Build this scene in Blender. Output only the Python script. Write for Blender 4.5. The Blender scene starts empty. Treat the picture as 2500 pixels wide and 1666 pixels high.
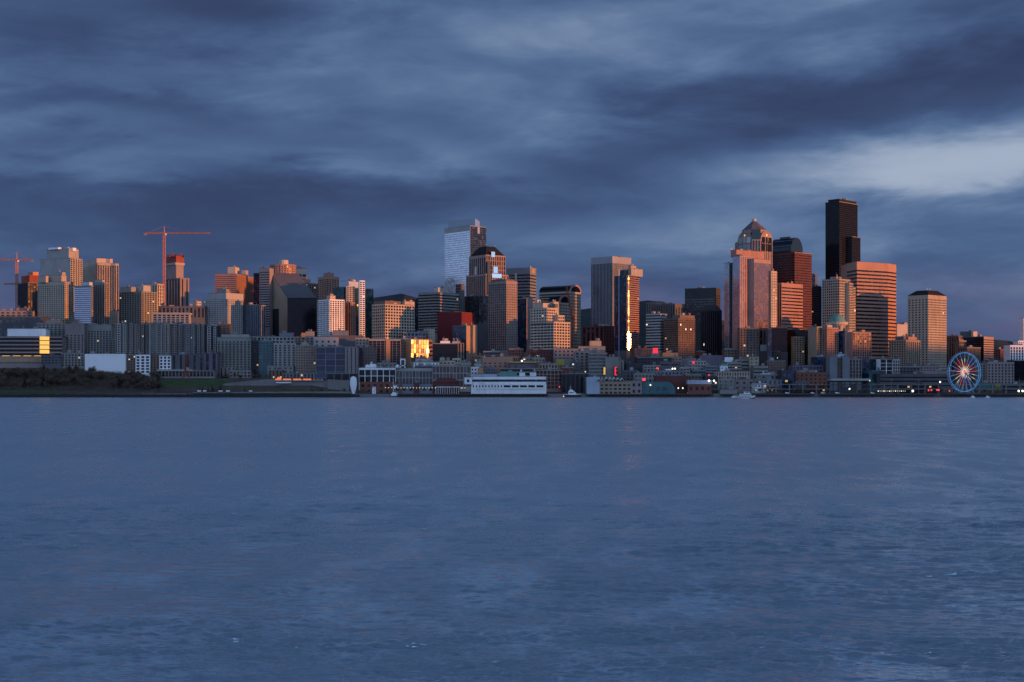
import bpy, math, random
import numpy as np
from mathutils import Vector
RND = random.Random(11)
rad = math.radians
scene = bpy.context.scene
COL = scene.collection

# ---------------------------------------------------------------- camera
F, EYE, HZ = 3472.2, 15.0, 943.0          # focal length in photo pixels, eye height (m), horizon row
cam_d = bpy.data.cameras.new('camera'); cam_d.lens = 50; cam_d.sensor_width = 36
cam_d.shift_y = 110 / 2500; cam_d.clip_start = 1; cam_d.clip_end = 60000
cam = bpy.data.objects.new('camera', cam_d); cam.location = (0, 0, EYE); cam.rotation_euler = (rad(90), 0, 0)
COL.objects.link(cam); scene.camera = cam

# ---------------------------------------------------------------- light
SUN_AZ = (0.9207, -0.3903); SUN_EL = rad(1.6)
sun_d = bpy.data.lights.new('sun', 'SUN'); sun_d.energy = 5.0; sun_d.angle = rad(0.5); sun_d.color = (1.0, 0.325, 0.062)
sun = bpy.data.objects.new('sun', sun_d); COL.objects.link(sun)
sun.rotation_euler = Vector((SUN_AZ[0]*math.cos(SUN_EL), SUN_AZ[1]*math.cos(SUN_EL), math.sin(SUN_EL))).to_track_quat('Z', 'Y').to_euler()
sun.location = (0, -100, 400)
scene.view_settings.view_transform = 'Standard'; scene.view_settings.look = 'None'
scene.view_settings.exposure = 0.0; scene.view_settings.gamma = 1.0; scene.view_settings.use_curve_mapping = False
scene.render.engine = 'CYCLES'
scene.cycles.use_denoising = True
scene.cycles.denoising_input_passes = 'RGB_ALBEDO_NORMAL'
scene.cycles.max_bounces = 4; scene.cycles.diffuse_bounces = 2; scene.cycles.glossy_bounces = 2
scene.cycles.sample_clamp_indirect = 3.0; scene.cycles.caustics_reflective = False; scene.cycles.caustics_refractive = False
scene.cycles.volume_bounces = 0

class NT:
    """small helper to write node trees"""
    def __init__(s, tree): s.t = tree; s.n = tree.nodes; s.l = tree.links
    def node(s, kind, **kw):
        nd = s.n.new(kind)
        for k, v in kw.items(): setattr(nd, k, v)
        return nd
    def put(s, sock, v):
        if hasattr(v, 'bl_idname') or isinstance(v, bpy.types.NodeSocket): s.l.new(v, sock)
        elif v is not None:
            try: sock.default_value = v
            except Exception: sock.default_value = (*v, 1.0)
    def math(s, op, a, b=None, c=None, clamp=False):
        nd = s.node('ShaderNodeMath', operation=op, use_clamp=clamp)
        for i, v in enumerate((a, b, c)):
            if v is not None: s.put(nd.inputs[i], v)
        return nd.outputs[0]
    def vmath(s, op, a, b=None):
        nd = s.node('ShaderNodeVectorMath', operation=op)
        s.put(nd.inputs[0], a)
        if b is not None: s.put(nd.inputs[1], b)
        return nd.outputs[0]
    def mixc(s, f, a, b, blend='MIX'):
        nd = s.node('ShaderNodeMix', data_type='RGBA', blend_type=blend)
        s.put(nd.inputs[0], f); s.put(nd.inputs[6], a if not isinstance(a, tuple) else (*a[:3], 1)); s.put(nd.inputs[7], b if not isinstance(b, tuple) else (*b[:3], 1))
        return nd.outputs[2]
    def noise(s, vec, scale, detail=4, rough=.55, dist=0.0):
        nd = s.node('ShaderNodeTexNoise'); nd.inputs['Scale'].default_value = scale
        nd.inputs['Detail'].default_value = detail; nd.inputs['Roughness'].default_value = rough; nd.inputs['Distortion'].default_value = dist
        if vec is not None: s.l.new(vec, nd.inputs['Vector'])
        return nd.outputs['Fac']
    def ramp(s, fac, stops, interp='EASE'):
        nd = s.node('ShaderNodeValToRGB'); nd.color_ramp.interpolation = interp
        el = nd.color_ramp.elements
        while len(el) < len(stops): el.new(0.5)
        for e, (p, c) in zip(el, stops): e.position = p; e.color = (*c, 1)
        s.put(nd.inputs[0], fac); return nd.outputs[0]
    def smooth(s, v, lo, hi):
        nd = s.node('ShaderNodeMapRange', interpolation_type='SMOOTHSTEP')
        s.put(nd.inputs[0], v); nd.inputs[1].default_value = lo; nd.inputs[2].default_value = hi
        nd.inputs[3].default_value = 0; nd.inputs[4].default_value = 1
        return nd.outputs[0]

# ---------------------------------------------------------------- sky: heavy dusk cloud over a clear low-sun sky
world = bpy.data.worlds.new('World'); scene.world = world; world.use_nodes = True
w = NT(world.node_tree); w.n.clear()
D = w.node('ShaderNodeTexCoord').outputs['Generated']
sp = w.node('ShaderNodeSeparateXYZ'); w.l.new(D, sp.inputs[0]); dx, dy, dz = sp.outputs
az = w.math('ARCTAN2', dx, dy)
dzp = w.math('MAXIMUM', dz, 0.0)
cmb = w.node('ShaderNodeCombineXYZ'); w.put(cmb.inputs[0], dx); w.put(cmb.inputs[1], dy); w.put(cmb.inputs[2], w.math('MULTIPLY', dzp, 3.2))
cmb2 = w.node('ShaderNodeCombineXYZ'); w.put(cmb2.inputs[0], w.math('ADD', dx, w.math('MULTIPLY', dzp, -0.5))); w.put(cmb2.inputs[1], dy); w.put(cmb2.inputs[2], w.math('MULTIPLY', dzp, 3.6))
n1 = w.noise(cmb.outputs[0], 4.3, 4, .45, .5)
n2 = w.noise(cmb2.outputs[0], 5.0, 5, .52, .5)
n3 = w.noise(cmb2.outputs[0], 11.0, 5, .58, .35)
dens = w.math('ADD', w.math('MULTIPLY_ADD', n1, 0.36, .07), w.math('MULTIPLY_ADD', n2, 0.36, .03))
dens = w.math('ADD', dens, w.math('MULTIPLY_ADD', n3, 0.19, -.055))
n4 = w.noise(cmb2.outputs[0], 3.4, 7, .60, .25)
dens = w.math('ADD', dens, w.math('MULTIPLY_ADD', w.smooth(n4, .43, .57), .085, -.042))      # banks with torn edges
azw = w.math('ADD', az, w.math('MULTIPLY', w.math('SUBTRACT', n2, .5), .10))
dzw = w.math('ADD', dz, w.math('ADD', w.math('MULTIPLY', w.math('SUBTRACT', n1, .5), .045), w.math('MULTIPLY', w.math('SUBTRACT', n3, .5), .034)))
def blob(px, py, rx, ry, amp, tilt=0.0):
    """one big bank or break of the cloud deck (degrees of arc in radians)"""
    global dens
    a0 = math.atan((px-1250)/F); e0 = math.sin(math.atan((HZ-py)/F*math.cos(a0)))
    da = w.math('SUBTRACT', azw, a0); de = w.math('SUBTRACT', dzw, e0)
    de = w.math('SUBTRACT', de, w.math('MULTIPLY', da, tilt))
    q = w.math('ADD', w.math('POWER', w.math('ABSOLUTE', w.math('DIVIDE', da, rx)), 2.0), w.math('POWER', w.math('ABSOLUTE', w.math('DIVIDE', de, ry)), 2.0))
    g = w.math('POWER', 2.718, w.math('MULTIPLY', q, -1.0))
    dens = w.math('ADD', dens, w.math('MULTIPLY', g, amp))
blob(2330, 372, .105, .022, .31)          # bright break on the right
blob(2470, 395, .05, .020, .16)
blob(2080, 480, .17, .032, .05)
blob(2230, 205, .17, .026, -.22, .10)     # dark bank running up to the right
blob(1700, 318, .10, .018, -.14, .14)
blob(1350, 120, .17, .040, .015)           # lighter deck at the top
blob(1750, 60, .16, .030, .02)
blob(560, 120, .13, .022, .04)
blob(520, 20, .07, .014, -.10)
blob(1150, 190, .18, .045, -.05)
blob(700, 480, .30, .016, -.12)           # dark bank left of centre
blob(560, 290, .10, .016, -.09)
blob(1350, 420, .12, .030, -.10)
blob(100, 285, .055, .008, .08)
blob(60, 235, .09, .008, -.09)
blob(800, 398, .06, .008, .10)
blob(1110, 370, .07, .012, .08, -.25)
blob(330, 430, .08, .006, .07)
blob(450, 490, .09, .007, .05)
cloud = w.ramp(dens, [(0.28, (.032, .050, .118)), (0.42, (.048, .083, .185)), (0.53, (.077, .134, .264)), (0.64, (.130, .208, .360)), (0.80, (.360, .430, .555))], 'B_SPLINE')
# lower rim of the deck is a little redder
rim = w.math('SUBTRACT', 1.0, w.smooth(dz, 0.0, 0.10))
cloud = w.mixc(w.math('MULTIPLY', rim, .85), cloud, (.060, .062, .148))
pinkn = w.smooth(w.noise(cmb2.outputs[0], 9.0, 3, .5), .48, .64)
pk = w.math('MULTIPLY', w.math('MULTIPLY', pinkn, rim), .55)
cloud = w.mixc(pk, cloud, (.15, .10, .19))
sky = w.node('ShaderNodeTexSky', sky_type='NISHITA', sun_disc=False)
sky.sun_elevation = SUN_EL; sky.sun_rotation = math.atan2(SUN_AZ[0], SUN_AZ[1]); sky.altitude = 20
# towards the west (behind the viewer) the deck thins and the evening sky shines through
west = w.math('MULTIPLY', w.smooth(w.math('MULTIPLY', dy, -1.0), -0.45, 0.75), w.math('SUBTRACT', 1.0, w.smooth(dz, .25, .85)))
thin = w.node('ShaderNodeMix', data_type='RGBA'); w.put(thin.inputs[0], w.math('MULTIPLY', west, 1.0)); w.put(thin.inputs[6], (1, 1, 1, 1)); w.put(thin.inputs[7], (10.2, 9.2, 7.8, 1))
hiv = w.node('ShaderNodeCombineXYZ'); [w.put(hiv.inputs[i_], w.math('MULTIPLY_ADD', w.smooth(dz, .28, .75), (-.50, -.50, -.48)[i_], 1.0)) for i_ in range(3)]
cloud = w.mixc(1.0, cloud, hiv.outputs[0], 'MULTIPLY')      # unseen zenith dimmed so that water ripples reflect dark
lit_cloud = w.mixc(1.0, cloud, thin.outputs[2], 'MULTIPLY')
skyS = w.mixc(1.0, sky.outputs[0], (.012, .012, .012), 'MULTIPLY')
full = w.mixc(w.math('MULTIPLY', west, .22), lit_cloud, skyS)
bg = w.node('ShaderNodeBackground'); w.l.new(full, bg.inputs[0]); bg.inputs[1].default_value = 1.0
out = w.node('ShaderNodeOutputWorld'); w.l.new(bg.outputs[0], out.inputs[0])

# ---------------------------------------------------------------- materials
MATS = {}
WALL = dict(conc=(.245, .232, .212), lconc=(.35, .335, .31), beige=(.40, .33, .25), cream=(.48, .40, .31), white=(.84, .84, .83), tan=(.33, .25, .175),
            brown=(.17, .12, .095), brick=(.21, .085, .06), rose=(.37, .20, .155), pink=(.40, .225, .16), dark=(.055, .052, .055), black=(.018, .018, .021), slate=(.115, .113, .12),
            red=(.14, .022, .028), dred=(.125, .042, .038), greygreen=(.245, .242, .215), bluegrey=(.185, .20, .22), teal=(.07, .16, .17), purple=(.16, .13, .17),
            mauve=(.27, .22, .205), granite=(.33, .235, .205), orange=(.50, .24, .12), gold=(.45, .30, .12), green=(.09, .17, .05), yellow=(.45, .36, .08), steel=(.30, .31, .33),
            dsteel=(.07, .072, .08), crane=(.50, .19, .09), cranered=(.28, .07, .05), copper=(.12, .28, .24), paleblue=(.40, .46, .54), roof=(.085, .085, .09), stone=(.20, .19, .18),
            bark=(.075, .055, .042), soil=(.10, .085, .065), lawn=(.030, .060, .018))
def new_mat(name):
    m = bpy.data.materials.new(name); m.use_nodes = True
    t = NT(m.node_tree); t.n.clear()
    b = t.node('ShaderNodeBsdfPrincipled'); o = t.node('ShaderNodeOutputMaterial'); t.l.new(b.outputs[0], o.inputs[0])
    return m, t, b
def wall_mat(key, rough=.82):
    if key in MATS: return MATS[key]
    m, t, b = new_mat('wall ' + key)
    c = WALL[key]
    pos = t.node('ShaderNodeNewGeometry').outputs['Position']
    st = t.vmath('MULTIPLY', pos, (1, 1, .12))
    n_big = t.noise(pos, .035, 3); n_str = t.noise(st, .35, 4, .6); n_fine = t.noise(pos, 1.4, 3, .6)
    v = t.math('ADD', t.math('MULTIPLY', n_big, .5), t.math('ADD', t.math('MULTIPLY', n_str, .35), t.math('MULTIPLY', n_fine, .15)))
    oi = t.node('ShaderNodeObjectInfo').outputs['Random']
    v = t.math('ADD', v, t.math('MULTIPLY', t.math('SUBTRACT', oi, .5), .05))
    col = t.ramp(v, [(.30, tuple(x*.68 for x in c)), (.50, c), (.72, tuple(min(.85, x*1.18) for x in c))], 'LINEAR')
    t.l.new(col, b.inputs['Base Color']); b.inputs['Roughness'].default_value = rough
    b.inputs['Specular IOR Level'].default_value = .25
    MATS[key] = m; return m
GLASS = dict(gdark=((.010, .012, .016), 1.28, .10, 0.0), gblue=((.014, .030, .060), 1.38, .08, 0.0), gmid=((.035, .036, .040), 1.45, .10, 0.0), gmirror=((.86, .88, .92), 1.5, .14, .9), gsilver=((.30, .33, .37), 1.5, .16, .75),
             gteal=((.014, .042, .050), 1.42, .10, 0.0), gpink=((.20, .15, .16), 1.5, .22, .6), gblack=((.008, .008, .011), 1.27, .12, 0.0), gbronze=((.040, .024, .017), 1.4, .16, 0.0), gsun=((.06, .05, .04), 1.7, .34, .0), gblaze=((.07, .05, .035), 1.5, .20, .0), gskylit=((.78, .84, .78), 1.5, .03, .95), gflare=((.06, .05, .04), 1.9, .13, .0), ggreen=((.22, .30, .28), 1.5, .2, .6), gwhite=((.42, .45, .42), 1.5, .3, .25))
def glass_mat(key):
    if key in MATS: return MATS[key]
    c, ior, ro, me = GLASS[key]
    m, t, b = new_mat('glass ' + key)
    geo = t.node('ShaderNodeNewGeometry')
    rnd = t.math('FRACT', t.math('ADD', geo.outputs['Random Per Island'], t.node('ShaderNodeObjectInfo').outputs['Random']))
    wn = t.node('ShaderNodeTexWhiteNoise', noise_dimensions='1D'); t.l.new(rnd, wn.inputs['W'])
    r2 = wn.outputs['Value']
    col = t.ramp(r2, [(0, tuple(x*.6 for x in c)), (.7, c), (.9, tuple(x*1.5+.01 for x in c)), (1.0, tuple(x*1.2+.06 for x in c))], 'LINEAR')
    t.l.new(col, b.inputs['Base Color'])
    b.inputs['Metallic'].default_value = me; b.inputs['IOR'].default_value = ior
    t.l.new(t.math('MULTIPLY_ADD', rnd, ro*.8, ro*.6), b.inputs['Roughness'])
    if key == 'gblack': col.node.color_ramp.elements[2].color = (*c, 1); col.node.color_ramp.elements[3].color = (*[x*1.3 for x in c], 1)
    if me > .3: col.node.color_ramp.elements[0].color = (*[x*.93 for x in c], 1); col.node.color_ramp.elements[2].color = (*[x*1.05 for x in c], 1); col.node.color_ramp.elements[3].color = (*[x*1.1 for x in c], 1)
    off = t.vmath('SCALE', t.vmath('SUBTRACT', wn.outputs['Color'], (.5, .5, .5))); off.node.inputs[3].default_value = .10 if key == 'gblaze' else .008 if me > .3 else .024
    t.l.new(t.vmath('NORMALIZE', t.vmath('ADD', geo.outputs['Normal'], off)), b.inputs['Normal'])
    MATS[key] = m; return m
def emit_mat(key, col, strength):
    if key in MATS: return MATS[key]
    m, t, b = new_mat('lamp ' + key)
    b.inputs['Base Color'].default_value = (*[min(.8, x) for x in col], 1); b.inputs['Emission Color'].default_value = (*col, 1)
    b.inputs['Emission Strength'].default_value = strength
    MATS[key] = m; return m
emit_mat('lit', (1.0, .60, .26), .55); emit_mat('litw', (1.0, .82, .58), .9); emit_mat('lamp', (1.0, .86, .66), 3.0); emit_mat('neon', (1.0, .03, .05), .9)
emit_mat('redlamp', (1.0, .05, .06), 1.4); emit_mat('goldreflex', (1.0, .50, .10), 1.0); emit_mat('amber', (1.0, .50, .12), .55); emit_mat('orangereflex', (1.0, .22, .08), .75)  # gold and orange panes glow in place of mirrored sunlight
def M(key):
    if key in MATS: return MATS[key]
    return glass_mat(key) if key in GLASS else wall_mat(key)

# ---------------------------------------------------------------- places: a point from where it is seen and how far off it stands
def WX(x, Y): return (x - 1250) / F * Y
def WZ(y, Y): return EYE + (HZ - y) / F * Y
PY = [1900, 1925, 1960, 2000, 2060, 2120, 2200, 2350, 2600, 3000, 4000, 6000]
PROF = {'bluff': [3.5, 7, 16, 30, 40, 43, 45, 48, 54, 58, 50, 40], 'park': [4.0, 7, 17, 26, 27, 29, 33, 42, 54, 60, 50, 40], 'town': [4.5, 5, 5, 7, 20, 30, 37, 46, 56, 60, 50, 40], 'south': [4.5, 5, 5, 5, 9, 14, 22, 32, 44, 50, 45, 40]}
def ground(X, Y):
    k = X / Y * F + 1250
    names = ['bluff', 'bluff', 'park', 'park', 'town', 'town', 'south', 'south']; ks = [-4000, 250, 400, 760, 900, 1600, 1950, 9000]
    Yc = max(1900, min(6000, Y))
    vals = [float(np.interp(Yc, PY, PROF[n])) for n in names]
    return float(np.interp(k, ks, vals))

# ---------------------------------------------------------------- mesh helpers
class MB:
    def __init__(s): s.v = []; s.f = []
    def quadbox(s, a, b, c, d, z0, z1):
        """a..d: footprint corners counter-clockwise seen from above"""
        i = len(s.v)
        for p in (a, b, c, d): s.v.append((p[0], p[1], z0))
        for p in (a, b, c, d): s.v.append((p[0], p[1], z1))
        s.f += [(i, i+3, i+2, i+1), (i+4, i+5, i+6, i+7), (i, i+1, i+5, i+4), (i+1, i+2, i+6, i+5), (i+2, i+3, i+7, i+6), (i+3, i, i+4, i+7)]
        return s
    def box(s, x0, x1, y0, y1, z0, z1): return s.quadbox((x0, y0), (x1, y0), (x1, y1), (x0, y1), z0, z1)
    def fbox(s, P, d, n, x0, x1, t0, t1, z0, z1):
        q = lambda x, t: (P[0]+d[0]*x+n[0]*t, P[1]+d[1]*x+n[1]*t)
        return s.quadbox(q(x0, t1), q(x1, t1), q(x1, t0), q(x0, t0), z0, z1)
    def prism(s, pts, z0, z1, top=None):
        """upright prism; top may be another ring of the same length (sloped sides) and z1 a list"""
        n = len(pts); i = len(s.v); top = top or pts
        zt = z1 if isinstance(z1, (list, tuple)) else [z1]*n
        for p in pts: s.v.append((p[0], p[1], z0))
        for p, z in zip(top, zt): s.v.append((p[0], p[1], z))
        s.f.append(tuple(range(i+n-1, i-1, -1))); s.f.append(tuple(range(i+n, i+2*n)))
        for k in range(n): s.f.append((i+k, i+(k+1) % n, i+n+(k+1) % n, i+n+k))
        return s
    def cone(s, pts, z0, apex):
        n = len(pts); i = len(s.v)
        for p in pts: s.v.append((p[0], p[1], z0))
        s.v.append(apex); s.f.append(tuple(range(i+n-1, i-1, -1)))
        for k in range(n): s.f.append((i+k, i+(k+1) % n, i+n))
        return s
    def tube(s, p, q, r, n=6, r2=None):
        p = Vector(p); q = Vector(q); ax = (q-p).normalized(); up = Vector((0, 0, 1)) if abs(ax.z) < .9 else Vector((1, 0, 0))
        e1 = ax.cross(up).normalized(); e2 = ax.cross(e1); i = len(s.v); r2 = r if r2 is None else r2
        for c, rr in ((p, r), (q, r2)):
            for k in range(n):
                g = 2*math.pi*k/n; s.v.append(tuple(c + e1*(math.cos(g)*rr) + e2*(math.sin(g)*rr)))
        for k in range(n): s.f.append((i+k, i+n+k, i+n+(k+1) % n, i+(k+1) % n))
        s.f.append(tuple(range(i, i+n))); s.f.append(tuple(range(i+2*n-1, i+n-1, -1)))
        return s
    def bar(s, p, q, w, h=None):
        return s.tube(p, q, w*.7, 4)
    def lathe(s, cx, cy, prof, n=20):
        i = len(s.v)
        for r, z in prof:
            for k in range(n):
                g = 2*math.pi*k/n; s.v.append((cx+r*math.cos(g), cy+r*math.sin(g), z))
        for j in range(len(prof)-1):
            for k in range(n):
                a = i+j*n+k; b = i+j*n+(k+1) % n; s.f.append((a, b, b+n, a+n))
        s.f.append(tuple(range(i+n-1, i-1, -1))); e = i+(len(prof)-1)*n; s.f.append(tuple(range(e, e+n)))
        return s
    def mesh(s, name, mat, off=(0, 0, 0)):
        me = bpy.data.meshes.new(name); ox, oy, oz = off
        me.from_pydata([(x-ox, y-oy, z-oz) for x, y, z in s.v], [], s.f); me.materials.append(M(mat) if isinstance(mat, str) else mat)
        return me
    def part(s, name, mat, root, kind=None, smooth=False, label=None):
        if not s.v: return None
        r = root
        off = Vector(r.get('_o', r.location)) if r else (0, 0, 0)
        me = s.mesh(name, mat, off)
        if smooth: me.shade_smooth()
        o = bpy.data.objects.new(name, me); COL.objects.link(o); o.parent = root
        if kind: o['kind'] = kind
        if label: o['label'] = label
        return o
    def sub(s, name, mat, parent, root, **k):
        """a sub-part: child of a part whose own origin is the thing's origin"""
        off = Vector(root.location); me = s.mesh(name, mat, off)
        o = bpy.data.objects.new(name, me); COL.objects.link(o); o.parent = parent
        return o
    def thing(s, name, mat, label, cat, loc, group=None, kind=None, smooth=False):
        me = s.mesh(name, mat, loc)
        if smooth: me.shade_smooth()
        o = bpy.data.objects.new(name, me); COL.objects.link(o); o.location = loc
        tag(o, label, cat, group, kind); return o
def tag(o, label=None, cat=None, group=None, kind=None):
    if label: o['label'] = label
    if cat: o['category'] = cat
    if group: o['group'] = group
    if kind: o['kind'] = kind
    return o
def thing(name, label, cat, loc, group=None):
    o = bpy.data.objects.new(name, None); COL.objects.link(o); o.location = loc; o.empty_display_size = 2
    return tag(o, label, cat, group)
def poly(cx, cy, r, n, ph=0.0, sx=1.0):
    return [(cx+sx*r*math.cos(ph+2*math.pi*k/n), cy+r*math.sin(ph+2*math.pi*k/n)) for k in range(n)]
def inset(pts, k):
    cx = sum(p[0] for p in pts)/len(pts); cy = sum(p[1] for p in pts)/len(pts)
    return [(cx+(p[0]-cx)*k, cy+(p[1]-cy)*k) for p in pts]

# ---------------------------------------------------------------- facades and building masses
def G(px=3.4, fh=3.5, wf=.55, hf=.5, tm=1.5): return ('G', px, fh, wf, hf, tm)       # punched windows
def B(fh=3.8, hf=.5, tm=1.5, px=3.0): return ('B', px, fh, 1, hf, tm)                 # ribbon windows between spandrels
def V(px=3.0, wf=.55, tm=2.5, fh=3.8): return ('V', px, fh, wf, .9, tm)               # tall strips between piers
def C(px=3.0, fh=3.8, tm=.6): return ('C', px, fh, .94, .95, tm)                      # curtain wall
def S(px=6.0, fh=3.2, wf=.6, tm=1.0): return ('S', px, fh, wf, .62, tm)               # balcony stacks
BUDGET = {}
def pieces(root, name, mat, P, d, n, items, t0, t1, ppm, minpx=8.5):
    """items: (x0, x1, z0, z1) on a face; own objects when big enough in the picture, else one joined part"""
    if not items: return
    w0 = items[0][1]-items[0][0]; h0 = items[0][3]-items[0][2]
    used = BUDGET.get(root.name, 0)
    if max(w0, h0)*ppm >= minpx and min(w0, h0)*ppm >= 2.2 and used + len(items) <= 260:
        BUDGET[root.name] = used + len(items)
        cache = {}; ang = math.atan2(d[1], d[0]); rl = root.location
        for x0, x1, z0, z1 in items:
            key = (round(x1-x0, 3), round(z1-z0, 3))
            if key not in cache:
                mb = MB(); hw, hh = key[0]/2, key[1]/2
                mb.box(-hw, hw, -t1, -t0, -hh, hh); cache[key] = mb.mesh(name, mat)
            o = bpy.data.objects.new(name, cache[key]); COL.objects.link(o); o.parent = root
            xm = (x0+x1)/2; o.location = (P[0]+d[0]*xm-rl[0], P[1]+d[1]*xm-rl[1], (z0+z1)/2-rl[2]); o.rotation_euler = (0, 0, ang)
    else:
        mb = MB()
        for x0, x1, z0, z1 in items: mb.fbox(P, d, n, x0, x1, t0, t1, z0, z1)
        mb.part(name, mat, root, kind='stuff' if len(items) > 1 else None)
def face(root, P, d, n, W, zb, zt, st, wall, glass, Y, lit, proud):
    kind, px, fh, wf, hf, tm = st
    ppm = F / Y
    H = zt - zb - tm
    if kind == 'N' or W < 1.5 or H < 2: return
    if kind == 'G': wf, hf = min(.92, wf*1.14), min(.92, hf*1.2)
    cols = max(1, round(W/px)); pw = W/cols
    rows = max(1, round(H/fh)); ph = H/rows
    wins, lits = [], []
    if pw*ph*wf*hf > 9: lit = 0
    if kind in 'GS':
        ow, oh = pw*wf, ph*hf
        for r in range(rows):
            z = zb + r*ph + (ph-oh)*.55
            for c in range(cols):
                x = c*pw + (pw-ow)/2
                (lits if RND.random() < lit*.9 else wins).append((x-.05, x+ow+.05, z-.05, z+oh+.05))
        fr = MB()
        for c in range(cols+1):
            x0 = max(0, c*pw-(pw-ow)/2); x1 = min(W, c*pw+(pw-ow)/2)
            fr.fbox(P, d, n, x0, x1, -.55, proud, zb, zt-.06)
        for r in range(rows+1):
            z0 = zb + r*ph - (ph-oh)*.45 if r else zb
            z1 = zb + r*ph + (ph-oh)*.55 if r < rows else zt
            fr.fbox(P, d, n, 0, W, -.55, 0, z0, z1)
        fr.part('wall', wall, root)
        if kind == 'S':
            slabs = []
            for r in range(1, rows):
                z = zb + r*ph
                for c in range(cols): slabs.append((c*pw+pw*.12, c*pw+pw*.88, z-.2, z+.75))
            pieces(root, 'balcony', wall, P, d, n, slabs, proud-.02, 1.3, ppm, 11)
    elif kind == 'B':
        oh = ph*hf
        for r in range(rows):
            z = zb + r*ph + (ph-oh)/2
            for c in range(cols): (lits if RND.random() < lit*.6 else wins).append((c*pw+.05, (c+1)*pw-.05, z-.03, z+oh+.03))
        bands = []
        for r in range(rows+1):
            z0 = zb + r*ph - (ph-oh)/2 if r else zb
            z1 = zb + r*ph + (ph-oh)/2 if r < rows else zt-.02
            bands.append((0.0, W, z0, z1))
        pieces(root, 'spandrel', wall, P, d, n, bands, -.55, proud, ppm)
    elif kind == 'V':
        ow = pw*wf; fins = []
        for c in range(cols+1):
            x0 = max(0, c*pw-(pw-ow)/2); x1 = min(W, c*pw+(pw-ow)/2); fins.append((x0, x1, zb, zt-.06))
        pieces(root, 'pier', wall, P, d, n, fins, -.55, proud, ppm)
        MB().fbox(P, d, n, 0, W, -.55, 0, zt-tm, zt).part('parapet', wall, root)
        for r in range(rows):
            for c in range(cols):
                (lits if RND.random() < lit*.6 else wins).append((c*pw+.08, (c+1)*pw-.08, zb+r*ph+.12, zb+(r+1)*ph-.12))
    elif kind == 'C':
        for r in range(rows):
            for c in range(cols):
                (lits if RND.random() < lit*.6 else wins).append((c*pw+.09, (c+1)*pw-.09, zb+r*ph+.10, zb+(r+1)*ph-.10))
        MB().fbox(P, d, n, 0, W, -.55, -.1, zt-tm, zt).part('parapet', wall, root)
    t0, t1 = (-.45, -.36) if kind != 'C' else (-.5, -.06)
    pieces(root, 'window', glass, P, d, n, wins, t0, t1, ppm)
    pieces(root, 'lit_window', 'lit' if RND.random() < .7 else 'litw', P, d, n, lits, t0, t1+.01, ppm)
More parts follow.
